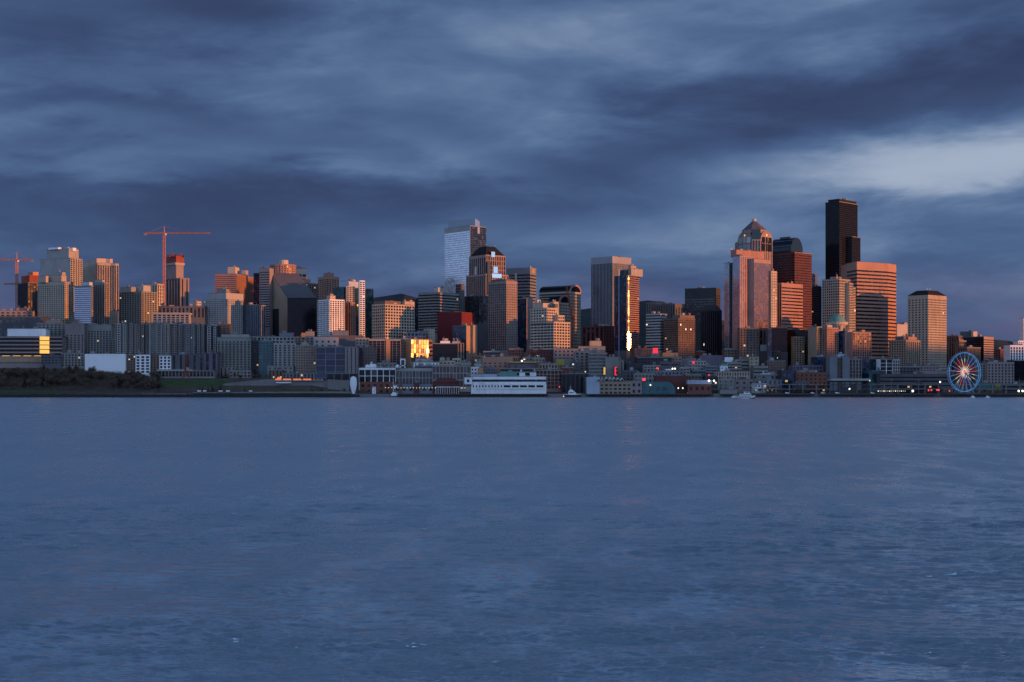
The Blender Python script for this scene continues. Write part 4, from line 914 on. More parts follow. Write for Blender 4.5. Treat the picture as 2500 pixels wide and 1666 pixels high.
for i, (x0, x1, y, wl, st, lb) in enumerate(row):
    w_ = x1-x0; tone = ('lconc', 'mauve', 'conc', 'greygreen')[i % 4]; Yb_ = 2075+(i % 3)*5
    H3('apartment_block', lb, 'building', [m(x0+.4, x0+.4, x1-.4, y, 872, Yb_, 3, wl, 'gdark', None, st, dl=22, lit=.01),
        m(x0+w_*.18, x0+w_*.18, x0+w_*.46, y-1.5, 872, Yb_-2.4, 3, tone, 'gdark', None, G(3.6, 3.3, .5, .5), dl=4, lit=.01, name='bay', gr=True),
        m(x0+w_*.66, x0+w_*.66, x0+w_*.86, y+1.0, 872, Yb_-1.8, 3, tone, 'gdark', None, G(3.6, 3.3, .5, .5), dl=4, lit=.01, name='bay', gr=True)])
H3('apartment_block', 'pale flat roofed balcony block peeking over the long bayed row', 'building', [m(373, 373, 462, 766, 800, 2170, 5, 'lconc', 'gdark', None, G(7, 3.4, .6, .55, 1.2), dl=20, lit=.0), m(371, 371, 464, 763.5, 766.5, 2168, 5, 'lconc', dl=24, roof=None)])
H3('office_block', 'dark flat block behind the pale balcony block under the unfinished tower', 'building', [m(386, 386, 500, 748, 775, 2300, 5, 'slate', 'gdark', None, V(6, .5), dl=30, lit=.01)])
H3('apartment_block', 'brown block with night-dark windows left of the grey green condominium', 'building', [m(526, 526, 560, 792, 840, 2140, 5, 'brown', 'gdark', None, G(5, 3.4, .4, .4), dl=24, lit=.02)])
# white and brown townhouses above the trees
H3('white_hall', 'long blank white building standing over the hillside trees', 'building', [m(207, 207, 306, 864.5, 915, 2036, -2, 'white', 'gdark', None, None, dl=16, cap=.2), m(291, 291, 296, 866, 903, 2035.4, -2, 'white', 'gdark', None, G(2.5, 4.6, .7, .5), dl=3, roof=None)])
H3('townhouse', 'brown townhouse between the blank white building and the white townhouse', 'building', [m(306, 306, 331, 866, 912, 2039, -2, 'brown', 'gdark', None, G(4, 3.6, .4, .4), dl=14, lit=.03)])
H3('townhouse', 'white townhouse with four rows of paired windows above the dark trees', 'building', [m(331, 331, 366, 866.5, 912, 2036, -2, 'white', 'gdark', None, G(6.6, 4.2, .55, .55), dl=15, lit=.0)])
H3('townhouse', 'brown townhouse between the two white townhouses', 'building', [m(366, 366, 389, 868, 912, 2039, -2, 'brown', 'gdark', None, G(4, 3.6, .4, .4), dl=14, lit=.03)])
H3('townhouse', 'smaller white townhouse left of the blue grey townhouse row', 'building', [m(389, 389, 417, 867.5, 908, 2036, -2, 'white', 'gdark', None, G(5.4, 4.2, .5, .55), dl=15, lit=.0)])
H3('townhouse', 'blue grey townhouse row with dark doorways above the pavilion', 'building', [m(417, 417, 500, 866, 912, 2038, -2, 'slate', 'gdark', None, V(9, .3, 1), dl=15, lit=.0), ph(452, 452, 460, 868, 895, 2036.5, -2, 'dred', dl=3, roof=None)])
H3('townhouse', 'dark townhouse with reddish panel left of the grey green condominium', 'building', [m(498, 498, 531, 862, 915, 2034, -2, 'purple', 'gdark', None, V(8, .45, 1), dl=15, lit=.0)])
rt, mm = H3('pavilion', 'low glass park pavilion with flat roof above the lawn', 'building', [m(386, 386, 522, 905, 920, 2004, -1, 'conc', 'gdark', None, V(5, .8, 1), dl=14, lit=.01), m(383, 383, 470, 902.5, 905.2, 2003, -1, 'lconc', dl=18, roof=None)])
# grey green condominium group
H3('apartment_block', 'broad grey green condominium with small dark windows above the park path', 'building', [m(530, 530, 612, 824, 918, 2052, 2, 'greygreen', 'gdark', None, S(5.4, 3.6, .5, 5), dl=22, lit=.004), ph(540, 540, 608, 817, 826, 2060, 2, 'lconc', dl=14), m(536, 536, 575, 897, 920, 2047, 2, 'mauve', 'gdark', None, V(6, .4, 1), dl=8, roof=None)])
H3('apartment_block', 'dark recessed bay with two lit windows right of the grey green condominium', 'building', [m(612, 612, 632, 832, 915, 2060, 2, 'dark', 'gdark', None, G(4, 3.9, .5, .5), dl=20, lit=.06)])
H3('apartment_block', 'teal glass fronted block in the middle of the park side row', 'building', [m(632, 632, 666, 833, 915, 2054, 2, 'teal', 'gteal', None, G(5, 3.9, .6, .6), dl=20, lit=.01)])
H3('apartment_block', 'long upper terrace with pale parapet above the teal fronted block', 'building', [m(592, 592, 718, 822, 840, 2100, 2, 'lconc', 'gdark', None, G(5.5, 4.2, .6, .55, 1), dl=20, lit=.03), ph(682, 682, 715, 813, 823, 2108, 2, 'bluegrey', dl=10)])
H3('apartment_block', 'grey block with scattered windows left of the pedimented block', 'building', [m(668, 668, 722, 838, 918, 2050, 2, 'lconc', 'gdark', None, S(6.5, 3.6, .5, 2), dl=20, lit=.008), m(652, 652, 716, 893, 922, 2040, 2, 'greygreen', 'gdark', None, G(8, 4.5, .3, .35), dl=8, roof=None)])
rt, mm = H3('apartment_block', 'pedimented stone block with bright little panes by the dark glass office', 'building', [m(722, 722, 771, 844, 922, 2046, 2, 'tan', 'gmid', None, G(3.4, 3.9, .6, .55, 1), dl=20, lit=.015), m(771, 771, 783, 893, 922, 2046, 2, 'greygreen', 'gdark', None, G(4, 4), dl=14)])
gx0, gx1 = WX(732, 2046), WX(756, 2046); gz = WZ(844, 2046)
MB().prism([(gx0, 2045), (gx1, 2045), (gx1, 2058), (gx0, 2058)], gz-.2, WZ(833, 2046), [((gx0+gx1)/2-.5, 2045.2), ((gx0+gx1)/2+.5, 2045.2), ((gx0+gx1)/2+.5, 2057), ((gx0+gx1)/2-.5, 2057)]).part('pediment', 'beige', rt)
H3('rooftop_house', 'small grey block with orange lit chimney above the pedimented block', 'building', [m(716, 716, 766, 822, 850, 2130, 3, 'conc', 'gdark', None, G(6, 4.4, .5, .5), dl=16, lit=.02), m(736, 736, 745, 813, 823, 2128, 3, 'orange', dl=5, roof=None), ph(746, 746, 766, 810, 823, 2134, 3, 'conc', dl=12)])
H3('low_block', 'pale low block with dark doorway above the dark glass office', 'building', [m(766, 766, 824, 823, 850, 2110, 3, 'lconc', 'gdark', None, G(9, 8, .3, .4, 4), dl=20, lit=.02)])
H3('low_block', 'long dark flat roof under the white balcony tower', 'building', [m(805, 805, 884, 820, 832, 2200, 3, 'slate', 'gdark', None, None, dl=30), ph(812, 812, 850, 808, 821, 2206, 3, 'bluegrey', dl=10)])
# dark glass grid office
rt, mm = H3('office_block', 'dark blue glass office with pale square frame grid beside the park', 'building', [m(771, 771, 843, 847, 938, 2024, 1, 'bluegrey', 'gblue', None, G(12.2, 8.8, .90, .88, 1.2), dl=24, lit=.0), m(843, 843, 873, 847, 938, 2022, 1, 'mauve', 'gblue', None, V(5.8, .3, 1.2), dl=24, lit=.0, gr=True), m(797, 797, 872, 911, 940, 2018, 1, 'bluegrey', 'gdark', None, G(12, 12, .9, .8, .6), dl=6, roof=None)])
H3('apartment_block', 'brown building with pale slit windows right of the dark glass office', 'building', [m(884, 884, 917, 848, 915, 2062, 3, 'brown', 'gmid', None, G(3.6, 4.4, .45, .6, 1), dl=20, lit=.02), m(874, 874, 886, 850, 915, 2066, 3, 'dark', dl=14)])
H3('low_block', 'cream rooftop block with bright panes above the brown building', 'building', [m(868, 868, 901, 826, 850, 2150, 3, 'beige', 'gmid', None, G(5, 4.6, .6, .6, 1), dl=16, lit=.05)])
rt, mm = H3('office_block', 'black office with thin white vertical mullions and an amber bay', 'building', [m(900, 900, 978, 829, 905, 2120, 3, 'lconc', 'gblack', None, V(5.6, .93, 2), dl=26, lit=.02)])
q = mm[0]; MB().fbox(q['C'], q['u'], q['nR'], q['Lr']*.54, q['Lr']*.68, -.1, .8, WZ(905, 2120), WZ(829, 2120)).part('copper_bay', 'orange', rt)
H3('office_block', 'brown ribbed slab between the black office and the golden glass office', 'building', [m(978, 978, 1004, 827, 900, 2150, 3, 'tan', 'gbronze', None, G(3.5, 4, .5, .5, 1), dl=24, lit=.0)])
rt, mm = H3('office_block', 'office whose window grid blazes gold with the reflected sun', 'building', [m(1001, 1004, 1047, 828, 884, 2130, 35.4, 'tan', 'gblaze', None, G(4.3, 6.4, .86, .80, 1), dl=16, lit=0), m(1046, 1046, 1056, 830, 884, 2158, 10, 'rose', 'gdark', None, B(6, .4), dl=14, gr=True)])
H3('low_block', 'grey terraced rooftop below the cream gridded office', 'building', [m(985, 985, 1040, 811, 832, 2230, 4, 'bluegrey', 'gdark', None, G(6, 5, .6, .5, 1), dl=24, lit=.01)])
H3('low_block', 'small cream block with a patch of sunset light above the golden office', 'building', [m(1034, 1046, 1062, 803, 835, 2260, 30, 'cream', 'gdark', G(4, 5, .4, .4), G(4, 5, .3, .3), lit=0)])
rt, mm = H3('office_block', 'black glass box with white rooftop plant beside the golden office', 'building', [m(1056, 1056, 1118, 839, 880, 2165, 3, 'dark', 'gblack', None, C(4, 4, .6), dl=22, lit=.01), m(1118, 1118, 1133, 838, 880, 2167, 8, 'tan', 'gdark', None, V(4, .6, .5), dl=20, gr=True), ph(1075, 1075, 1098, 833, 840, 2171, 3, 'white', dl=8), ph(1104, 1104, 1121, 834, 840, 2171, 3, 'cream', dl=8), ph(1084, 1084, 1093, 827, 834, 2173, 3, 'cream', dl=5)])
H3('low_block', 'white stepped condominium tops behind the arcaded waterfront block', 'building', [m(1010, 1010, 1072, 884, 905, 2040, 2, 'white', 'gdark', None, G(5, 4, .4, .4), dl=18, lit=0), ph(1014, 1014, 1052, 876, 885, 2046, 2, 'cream', dl=10)])
H3('low_block', 'cream rooftop terrace blocks behind the middle of the arcaded block', 'building', [m(1072, 1072, 1110, 881, 905, 2044, 2, 'cream', 'gdark', None, G(6, 4, .5, .4), dl=16), ph(1074, 1074, 1086, 873, 882, 2050, 2, 'cream', dl=8), ph(1090, 1090, 1098, 873, 882, 2050, 2, 'pink', dl=8)])
H3('low_block', 'small cream rooftop with tall slots beside a dark conifer', 'building', [m(1104, 1104, 1124, 875, 905, 2052, 2, 'cream', 'gdark', None, G(3.4, 6, .5, .5), dl=10)])
H3('low_block', 'low pale block right of the conifer behind the arcaded block', 'building', [m(1122, 1122, 1150, 886, 905, 2040, 2, 'lconc', 'gdark', None, G(4, 4, .5, .4), dl=14)])
# arcaded waterfront block
H3('waterfront_block', 'white framed waterfront block with big dark panes on a brick base, left half', 'building', [m(876, 876, 966, 899, 934, 1990, 1, 'white', 'gdark', None, G(8.4, 7.2, .78, .84, 2.2), dl=22, lit=0, cap=.6, roof='lconc'), m(878, 878, 968, 933, 962, 1984, 1, 'brick', 'gdark', None, G(9, 8, .4, .4), dl=20, roof=None, gr=True), ph(902, 902, 918, 889, 900, 1998, 1, 'white', dl=8)])
H3('waterfront_block', 'long cream arcaded block with two rows of tall windows behind the pier sheds', 'building', [m(966, 966, 1056, 899, 940, 2000, 1, 'lconc', 'gmid', None, G(4.6, 9.5, .74, .82, 4), dl=22, lit=0), m(1056, 1056, 1148, 893, 945, 1996, 1, 'cream', 'gmid', None, G(4.7, 8.6, .78, .80, 1.0), dl=22, gr=True, lit=0), m(1012, 1012, 1058, 893, 900, 2004, 1, 'bluegrey', 'gdark', None, B(4, .4, .4), dl=12)])
for k, x in enumerate((897, 909, 971)): 
    MB().lathe(WX(x, 2000), 2000, [(3.2, WZ(899, 2000)-.5), (3.2, WZ(895, 2000)), (2.2, WZ(891.5, 2000)), (.4, WZ(890, 2000))], 12).thing('satellite_dome', 'white', ('white rooftop dome, leftmost of three on the white framed block', 'white rooftop dome, middle of three on the white framed block', 'white rooftop dome beside the white arch frame')[k], 'dome', (WX(x, 2000), 2000, WZ(899, 2000)-.5), 'rooftop domes', smooth=True)
fr = thing('arch_frame', 'white square arch frame standing on the waterfront block roof', 'frame', (WX(983, 1995), 1995, WZ(899, 1995)))
for a_, b_, c_, d_ in ((977, 979.6, 877, 899), (987.4, 990, 877, 899), (977, 990, 876, 879.5), (977, 990, 892, 894.5)): MB().box(WX(a_, 1995), WX(b_, 1995), 1994+(.1 if c_ < 877 else 0), 1996, WZ(d_, 1995), WZ(c_, 1995)).part('beam', 'white', fr)
H3('low_block', 'small white corner block right of the arcaded block', 'building', [m(1150, 1150, 1172, 896, 925, 2010, 2, 'white', 'gdark', None, G(5, 4.4, .4, .4), dl=16), ph(1158, 1158, 1176, 888, 897, 2018, 2, 'lconc', dl=10), m(1168, 1168, 1180, 898, 920, 2006, 2, 'orange', dl=6)])
H3('low_block', 'teal glass low block behind the white terminal', 'building', [m(1172, 1172, 1210, 898, 925, 2028, 2, 'bluegrey', 'gteal', None, G(4, 4, .6, .6), dl=16, lit=.0)])
H3('low_block', 'pink long roofed block above the white terminal', 'building', [m(1178, 1178, 1252, 872, 898, 2060, 2, 'pink', 'gdark', None, G(7, 5, .4, .35, 7), dl=22, lit=.01), m(1168, 1168, 1182, 876, 898, 2062, 2, 'conc', dl=18)])
H3('low_block', 'small reddish block with bright orange chimney box', 'building', [m(1215, 1215, 1268, 870, 890, 2085, 2, 'rose', 'gdark', None, V(3, .4), dl=18), m(1221, 1221, 1229, 863, 871, 2080, 2, 'orange', dl=4, roof=None)])
H3('low_block', 'purple grey shed with a yellow green roof edge', 'building', [m(1244, 1244, 1312, 885, 905, 2040, 2, 'purple', 'gdark', None, None, dl=22), m(1243, 1243, 1310, 883, 885.4, 2037, 2, 'yellow', dl=24, roof=None)])
H3('low_block', 'long low dark parking deck behind the white terminal', 'building', [m(1222, 1222, 1318, 899, 918, 2010, 2, 'conc', 'gblack', None, B(4.6, .6, .6), dl=20, lit=.0)])
H3('low_block', 'tan brick block with arched top windows right of the purple shed', 'building', [m(1316, 1316, 1361, 887, 910, 2030, 2, 'tan', 'gdark', None, G(4.6, 6, .5, .6, 2), dl=18, lit=.0)])
H3('apartment_block', 'rose framed block with square dark windows behind the yacht basin', 'building', [m(1308, 1308, 1372, 904, 950, 1992, 2, 'rose', 'gdark', None, G(5.6, 4.9, .72, .68, .8), dl=20, lit=.004)])
H3('low_block', 'old brick block with sunlit upper wall under the brown gridded tower', 'building', [m(1243, 1243, 1278, 852, 880, 2140, 3, 'brick', 'gdark', None, G(4, 4, .5, .5), dl=20, lit=.01)])
H3('low_block', 'bright brick block left of the red fronted market house', 'building', [m(1285, 1285, 1302, 854, 885, 2130, 3, 'brick', 'gdark', None, None, dl=16)])
H3('low_block', 'dark red fronted house under the stepped white building', 'building', [m(1302, 1302, 1356, 856, 895, 2120, 3, 'dred', 'gdark', None, G(5, 5, .4, .4), dl=20, lit=.015)])
H3('low_block', 'grey flat roofed block with a yellow wall panel', 'building', [m(1356, 1356, 1398, 876, 912, 2090, 3, 'conc', 'gdark', None, None, dl=20), m(1358, 1358, 1378, 878, 892, 2088, 3, 'yellow', dl=3, roof=None)])
H3('low_block', 'taupe block under the arched tower', 'building', [m(1352, 1352, 1412, 852, 880, 2110, 3, 'mauve', 'gdark', None, G(6, 5, .4, .4), dl=22, lit=.01)])
H3('low_block', 'grey stair stepped hall right of the arched tower foot', 'building', [m(1412, 1412, 1478, 846, 880, 2190, 4, 'conc', 'gdark', None, None, dl=24), ph(1440, 1440, 1468, 833, 847, 2196, 4, 'beige', dl=14)])
H3('apartment_block', 'pale block with a column of windows left of the grey banded office', 'building', [m(1404, 1404, 1438, 858, 905, 2070, 3, 'mauve', 'gdark', None, G(6, 4.4, .45, .5), dl=20, lit=.01)])
H3('office_block', 'grey banded office with glass strips above the tan pier building', 'building', [m(1438, 1438, 1482, 862, 930, 2050, 3, 'conc', 'gteal', None, B(4.9, .55, 1), dl=24, lit=.0), m(1478, 1478, 1510, 872, 930, 2046, 3, 'conc', 'gdark', None, None, dl=20, gr=True), m(1504, 1504, 1523, 879, 925, 2052, 3, 'greygreen', 'gdark', None, V(5, .3), dl=18, gr=True)])
H3('low_block', 'dark shed with white roof domes left of the yacht', 'building', [m(1371, 1371, 1437, 913, 958, 1975, 1, 'dark', 'gblack', None, V(6, .6, 2), dl=20, lit=.0, roof='lconc')])
# centre right low city
H3('low_block', 'brick block with bright panes below the curved glass tower', 'building', [m(1550, 1550, 1590, 851, 885, 2150, 3, 'brick', 'gmid', None, G(4, 4.6, .6, .5), dl=18, lit=.05)])
H3('low_block', 'long dark flat block in the shade below the banded office', 'building', [m(1555, 1555, 1640, 872, 905, 2110, 3, 'dark', 'gblack', None, G(5, 5, .4, .4), dl=24, lit=.006)])
H3('low_block', 'sunlit orange low roof below the lattice tower', 'building', [m(1618, 1618, 1656, 862, 885, 2160, 12, 'orange', 'gdark', None, None, dl=16)])
H3('low_block', 'rose low block right of the sunlit orange roof', 'building', [m(1640, 1640, 1664, 872, 905, 2130, 5, 'rose', 'gdark', None, G(5, 5, .4, .4), dl=16), ])
H3('low_block', 'bluish hall with shallow roof right of the rose block', 'building', [m(1660, 1660, 1700, 875, 900, 2140, 5, 'bluegrey', 'gdark', None, None, dl=20)])
H3('apartment_block', 'pale block with a red sign patch and small windows', 'building', [m(1682, 1682, 1724, 881, 905, 2090, 4, 'lconc', 'gdark', None, G(4.4, 4.6, .5, .45), dl=18, lit=.01)])
H3('low_block', 'dark sloped market hall below the black octagonal tower', 'building', [m(1708, 1708, 1776, 868, 900, 2200, 5, 'purple', 'gdark', None, None, dl=30, lit=0)])
H3('low_block', 'white signboard box on the roof left of the beige market block', 'building', [m(1770, 1770, 1790, 872.5, 881, 2120, 3, 'white', dl=5, roof=None), m(1765, 1765, 1800, 880, 905, 2125, 3, 'conc', 'gdark', None, G(6, 5), dl=16)])
H3('apartment_block', 'grey market block with lit row of windows and stair tower', 'building', [m(1796, 1796, 1852, 878, 915, 2100, 4, 'conc', 'gdark', None, B(4.8, .4, 1), dl=22, lit=.04), m(1830, 1830, 1852, 871, 915, 2096, 4, 'beige', 'gdark', None, G(8, 5, .25, .4), dl=18, gr=True)])
H3('low_block', 'green roofed pale tower house left of the wide beige block', 'building', [m(1759, 1759, 1777, 893, 912, 2060, 3, 'white', 'gdark', None, G(6, 5, .3, .4), dl=12, roof='copper', cap=2.5)])
H3('low_block', 'shaded concrete block behind the green roofed tower house', 'building', [m(1774, 1774, 1810, 885, 915, 2080, 3, 'conc', 'gdark', None, B(4.4, .4), dl=18, lit=.01)])
H3('apartment_block', 'wide beige block with two rows of tall slit windows', 'building', [m(1748, 1748, 1830, 908, 928, 2020, 2, 'beige', 'gdark', None, G(3.6, 5, .4, .6, 1), dl=20, lit=.006)])
H3('apartment_block', 'dark condominium with pale curved top and copper lit right corner', 'building', [
    m(1854, 1897, 1917, 857, 925, 2170, 55, 'dark', 'gblack', G(4.2, 3.6, .5, .5), G(4.2, 3.6, .5, .45), lit=.02), ph(1856, 1880, 1898, 842, 858, 2178, 55, 'bluegrey'), ph(1874, 1894, 1912, 842, 858, 2184, 55, 'cream')])
H3('apartment_block', 'dim brick block with dotted windows right of the grey market block', 'building', [m(1872, 1872, 1918, 881, 925, 2120, 4, 'brown', 'gmid', None, G(4.4, 3.8, .35, .4), dl=20, lit=.02)])
H3('low_block', 'grey green low block beside the stair tower', 'building', [m(1840, 1840, 1875, 894, 922, 2075, 3, 'greygreen', 'gdark', None, B(5, .4, 2), dl=18, lit=.0)])
H3('low_block', 'white roofed sheds in front of the dotted brick block', 'building', [m(1838, 1838, 1912, 915, 935, 2040, 2, 'conc', 'gdark', None, G(6, 5, .5, .4), dl=20, lit=.01, roof='lconc'), ph(1860, 1860, 1882, 911, 916, 2046, 2, 'paleblue', dl=10)])
H3('office_block', 'blue grey waterfront block left of the black glass block', 'building', [m(1842, 1842, 1908, 928, 955, 1985, 2, 'bluegrey', 'gblue', None, V(6, .4, 1), dl=20, lit=.004)])
H3('low_block', 'grey warehouse behind the tour boat', 'building', [m(1752, 1752, 1792, 926, 952, 1988, 2, 'greygreen', 'gdark', None, G(8, 5, .2, .4), dl=20, lit=0)])
H3('low_block', 'taupe warehouse right of the grey warehouse behind the tour boat', 'building', [m(1792, 1792, 1842, 927, 955, 1992, 2, 'mauve', 'gdark', None, G(9, 6, .3, .4), dl=20, lit=.01)])
H3('office_block', 'black glass waterfront block with one orange lit sign', 'building', [m(1908, 1908, 1940, 905, 955, 2010, 3, 'dark', 'gblue', None, C(3.4, 4, .6), dl=22, lit=.0)])
H3('low_block', 'dark brick warehouse row right of the black glass waterfront block', 'building', [m(1942, 1942, 2018, 910, 940, 2020, 3, 'brick', 'gdark', None, G(6, 5, .3, .4), dl=22, lit=.008)])
H3('low_block', 'dim plum block above the dark brick warehouse row', 'building', [m(1936, 1936, 2016, 892, 920, 2090, 3, 'purple', 'gblack', None, G(5, 4.4, .4, .4), dl=24, lit=.006)])
H3('low_block', 'dark plum block under the copper balcony column', 'building', [m(1990, 1990, 2030, 872, 920, 2140, 3, 'dark', 'gblue', None, C(3.4, 4), dl=24, lit=.006)])
H3('office_block', 'pair of blue grey slab walls with brown strip between, above the ferry canopy', 'building', [m(2026, 2026, 2044, 872, 930, 2050, 2, 'bluegrey', None, None, None, dl=22), m(2057, 2057, 2074, 870, 930, 2050, 2, 'bluegrey', None, None, None, dl=22, gr=True), m(2044, 2044, 2057, 873, 930, 2054, 2, 'brown', 'gdark', None, G(4, 4, .4, .4), dl=18, gr=True), ph(2045, 2045, 2062, 865, 872, 2060, 2, 'paleblue', dl=10)])
H3('apartment_block', 'rose brown block with white window columns right of the slab walls', 'building', [m(2074, 2074, 2104, 876, 930, 2060, 2, 'mauve', 'gdark', None, G(4.6, 5, .5, .7), dl=20, lit=.0)])
H3('office_block', 'blue black glass block left of the white window frame', 'building', [m(2104, 2104, 2150, 876, 940, 2070, 2, 'slate', 'gblue', None, C(3.4, 4, 1), dl=22, lit=.004)])
H3('apartment_block', 'block with bold white window frame grid near the hipped roof tower', 'building', [m(2149, 2149, 2179, 877, 932, 2045, 2, 'white', 'gdark', None, G(8.2, 5.6, .80, .85, .6), dl=20, lit=.0)])
H3('apartment_block', 'narrow pale block right of the bold white frame', 'building', [m(2180, 2180, 2197, 877, 920, 2065, 2, 'lconc', 'gdark', None, G(4, 5, .5, .5), dl=18, lit=0)])
H3('low_block', 'long dark terminal shed below the hipped roof tower', 'building', [m(2150, 2150, 2320, 914, 945, 2010, 1, 'slate', 'gblack', None, B(5, .4, 2), dl=30, lit=.004), m(2245, 2245, 2320, 906, 915, 2030, 1, 'mauve', 'gdark', None, None, dl=20)])
H3('apartment_block', 'brown brick block behind the right rim of the wheel', 'building', [m(2392, 2392, 2412, 888, 935, 2090, 3, 'greygreen', 'gdark', None, G(4, 3.8, .45, .45), dl=20, lit=.0), m(2411, 2411, 2476, 885, 938, 2080, 3, 'mauve', 'gdark', None, G(5, 4.2, .4, .5, 2), dl=22, lit=.008, gr=True), ph(2412, 2412, 2440, 880, 886, 2090, 3, 'brick', dl=12)])
H3('low_block', 'dim green shed with pale lower wall right of the wheel', 'building', [m(2390, 2390, 2448, 936, 955, 1975, 1, 'teal', 'gdark', None, None, dl=18), m(2396, 2396, 2456, 951, 960, 1968, 1, 'tan', dl=14, roof=None)])
H3('low_block', 'grey low hall farther right along the waterfront', 'building', [m(2450, 2450, 2540, 938, 958, 1980, 1, 'slate', 'gdark', None, B(5, .4), dl=18, lit=.01)])
H3('low_block', 'dark long low roof left of the wheel', 'building', [m(2290, 2290, 2330, 917, 945, 2060, 2, 'dark', 'gblack', None, None, dl=20, roof='bluegrey')])

# ---- pier buildings on the water's edge
def pier(x0, x1, label, Y0=1896, Y1=1906, zt=4.4):
    rt = thing('pier', label, 'pier', (WX((x0+x1)/2, Y0), Y0, 0))
    X0, X1 = WX(x0, Y0), WX(x1, Y0)
    MB().box(X0, X1, Y0, Y1+14, zt-1.1, zt).part('deck', 'dark', rt)
    n = max(3, int((X1-X0)/5.2)); me = None
    for i in range(n):
        x = X0+1+(X1-X0-2)*i/(n-1)
        if me is None:
            mb = MB().tube((0, 0, -2.5), (0, 0, zt-1), .42, 6); me = mb.mesh('piling', 'bark')
        o = bpy.data.objects.new('piling', me); COL.objects.link(o); o.parent = rt; o.location = (x-rt.location[0], .4, 0)
    return rt
pier(960, 1132, 'low pier deck on dark pilings under the red gabled shed')
pier(1134, 1338, 'pier deck on dark pilings under the white terminal')
pier(1432, 1568, 'pier deck on dark pilings under the tan pier building')
pier(1570, 1742, 'pier deck on dark pilings under the teal pier shed')
pier(1760, 1830, 'pier deck on dark pilings behind the tour boat')
pier(1840, 1990, 'pier deck on dark pilings right of the tour boat')
pier(2000, 2290, 'long ferry pier deck on dark pilings left of the wheel')
pier(2300, 2420, 'pier deck on dark pilings under the wheel')
pier(2424, 2540, 'pier deck on dark pilings at the right picture edge')
def wh(name, label, masses, Y=1912):
    m0 = masses[0]; X = WX(m0['xc'], m0['Y']); rt = thing(name, label, 'building', (X, m0['Y'], 4.4)); out_ = []
    for i, mq in enumerate(masses):
        mq = dict(mq)
        if mq.pop('gr', i == 0): mq['low'] = 4.3
        out_.append(mass(rt, **mq))
    return rt, out_
wh('pier_shed', 'long low grey pier shed with dim doors left of the red gabled shed', [m(962, 962, 1060, 938, 957, 1916, 1, 'bluegrey', 'gdark', None, G(9, 9, .4, .5, 4), dl=18, lit=.0, roof='slate'), m(975, 975, 980, 934, 957, 1914, 1, 'brick', dl=6, gr=True), m(1010, 1010, 1023, 935, 957, 1914, 1, 'dred', dl=6, gr=True)])
rt, mm = wh('pier_shed', 'dark red gabled pier shed behind a row of white posts', [m(1056, 1056, 1122, 934, 957, 1914, 1, 'dred', 'gdark', None, G(8, 9, .6, .6, 3), dl=16, lit=.0, roof=None)])
gx0, gx1 = WX(1056, 1914), WX(1122, 1914); gz = WZ(934, 1914)
MB().prism([(gx0-1, 1913), (gx1+1, 1913), (gx1+1, 1930), (gx0-1, 1930)], gz-.1, WZ(923, 1914), [(gx0+9, 1915), (gx1-9, 1915), (gx1-9, 1929), (gx0+9, 1929)]).part('gabled_roof', 'dred', rt)
for k in range(11):
    x = WX(1064+k*5.6, 1911); MB().tube((x, 1911, 4.4), (x, 1911, WZ(944, 1911)), .28, 5).part('post', 'white', rt)
MB().box(WX(1063, 1911), WX(1122, 1911), 1910.8, 1911.2, WZ(946, 1911), WZ(944.6, 1911)).part('rail', 'white', rt)
# white terminal
wh('terminal_building', 'long white waterfront terminal with dark window strips', [
    m(1150, 1150, 1333, 920, 938, 1910, 1, 'white', 'gdark', None, B(9.0, .34, .8), dl=26, lit=.0, zb=WZ(938, 1910)),
    m(1152, 1152, 1228, 937, 950, 1909.2, 1, 'white', 'gdark', None, G(4.2, 6.6, .34, .34, .5), dl=25, lit=.0, roof=None), m(1228, 1228, 1328, 937, 950, 1909.4, 1, 'white', 'gdark', None, G(11, 6.6, .72, .36, .5), dl=25, lit=.0, roof=None), m(1153, 1153, 1326, 950, 961, 1911, 1, 'bluegrey', 'gdark', None, G(6, 5.6, .66, .6, .4), dl=22, lit=.01, roof=None, gr=True),
    m(1134, 1134, 1152, 922, 938, 1906, 1, 'white', 'gdark', None, G(10, 8, .3, .4, .8), dl=16, gr=False), ph(1155, 1155, 1214, 914, 921, 1918, 1, 'paleblue', dl=14), ph(1216, 1216, 1262, 911, 921, 1919, 1, 'copper', dl=12, roof='bluegrey'), ph(1268, 1268, 1282, 910, 921, 1918, 1, 'white', dl=10), ph(1294, 1294, 1309, 910, 921, 1918, 1, 'white', dl=10)])
wh('pier_shed', 'pale blue blank boxy shed left of the tan pier building', [m(1433, 1433, 1464, 921.5, 964, 1898, 1, 'paleblue', 'gdark', None, None, dl=24, roof='lconc')])
rt, mm = wh('pier_building', 'tan pier building with white zigzag canopy roof', [m(1464, 1464, 1541, 931, 964, 1898, 1, 'tan', 'gdark', None, G(6.4, 5.6, .55, .42, 3), dl=24, lit=.18), m(1541, 1541, 1567, 930, 964, 1899, 1, 'mauve', 'gdark', None, G(7, 8, .4, .4), dl=22, gr=True), m(1454, 1454, 1464, 924, 932, 1902, 1, 'yellow', dl=14)])
zg = WZ(931, 1897); n_ = 7; X0, X1 = WX(1457, 1895), WX(1524, 1895)
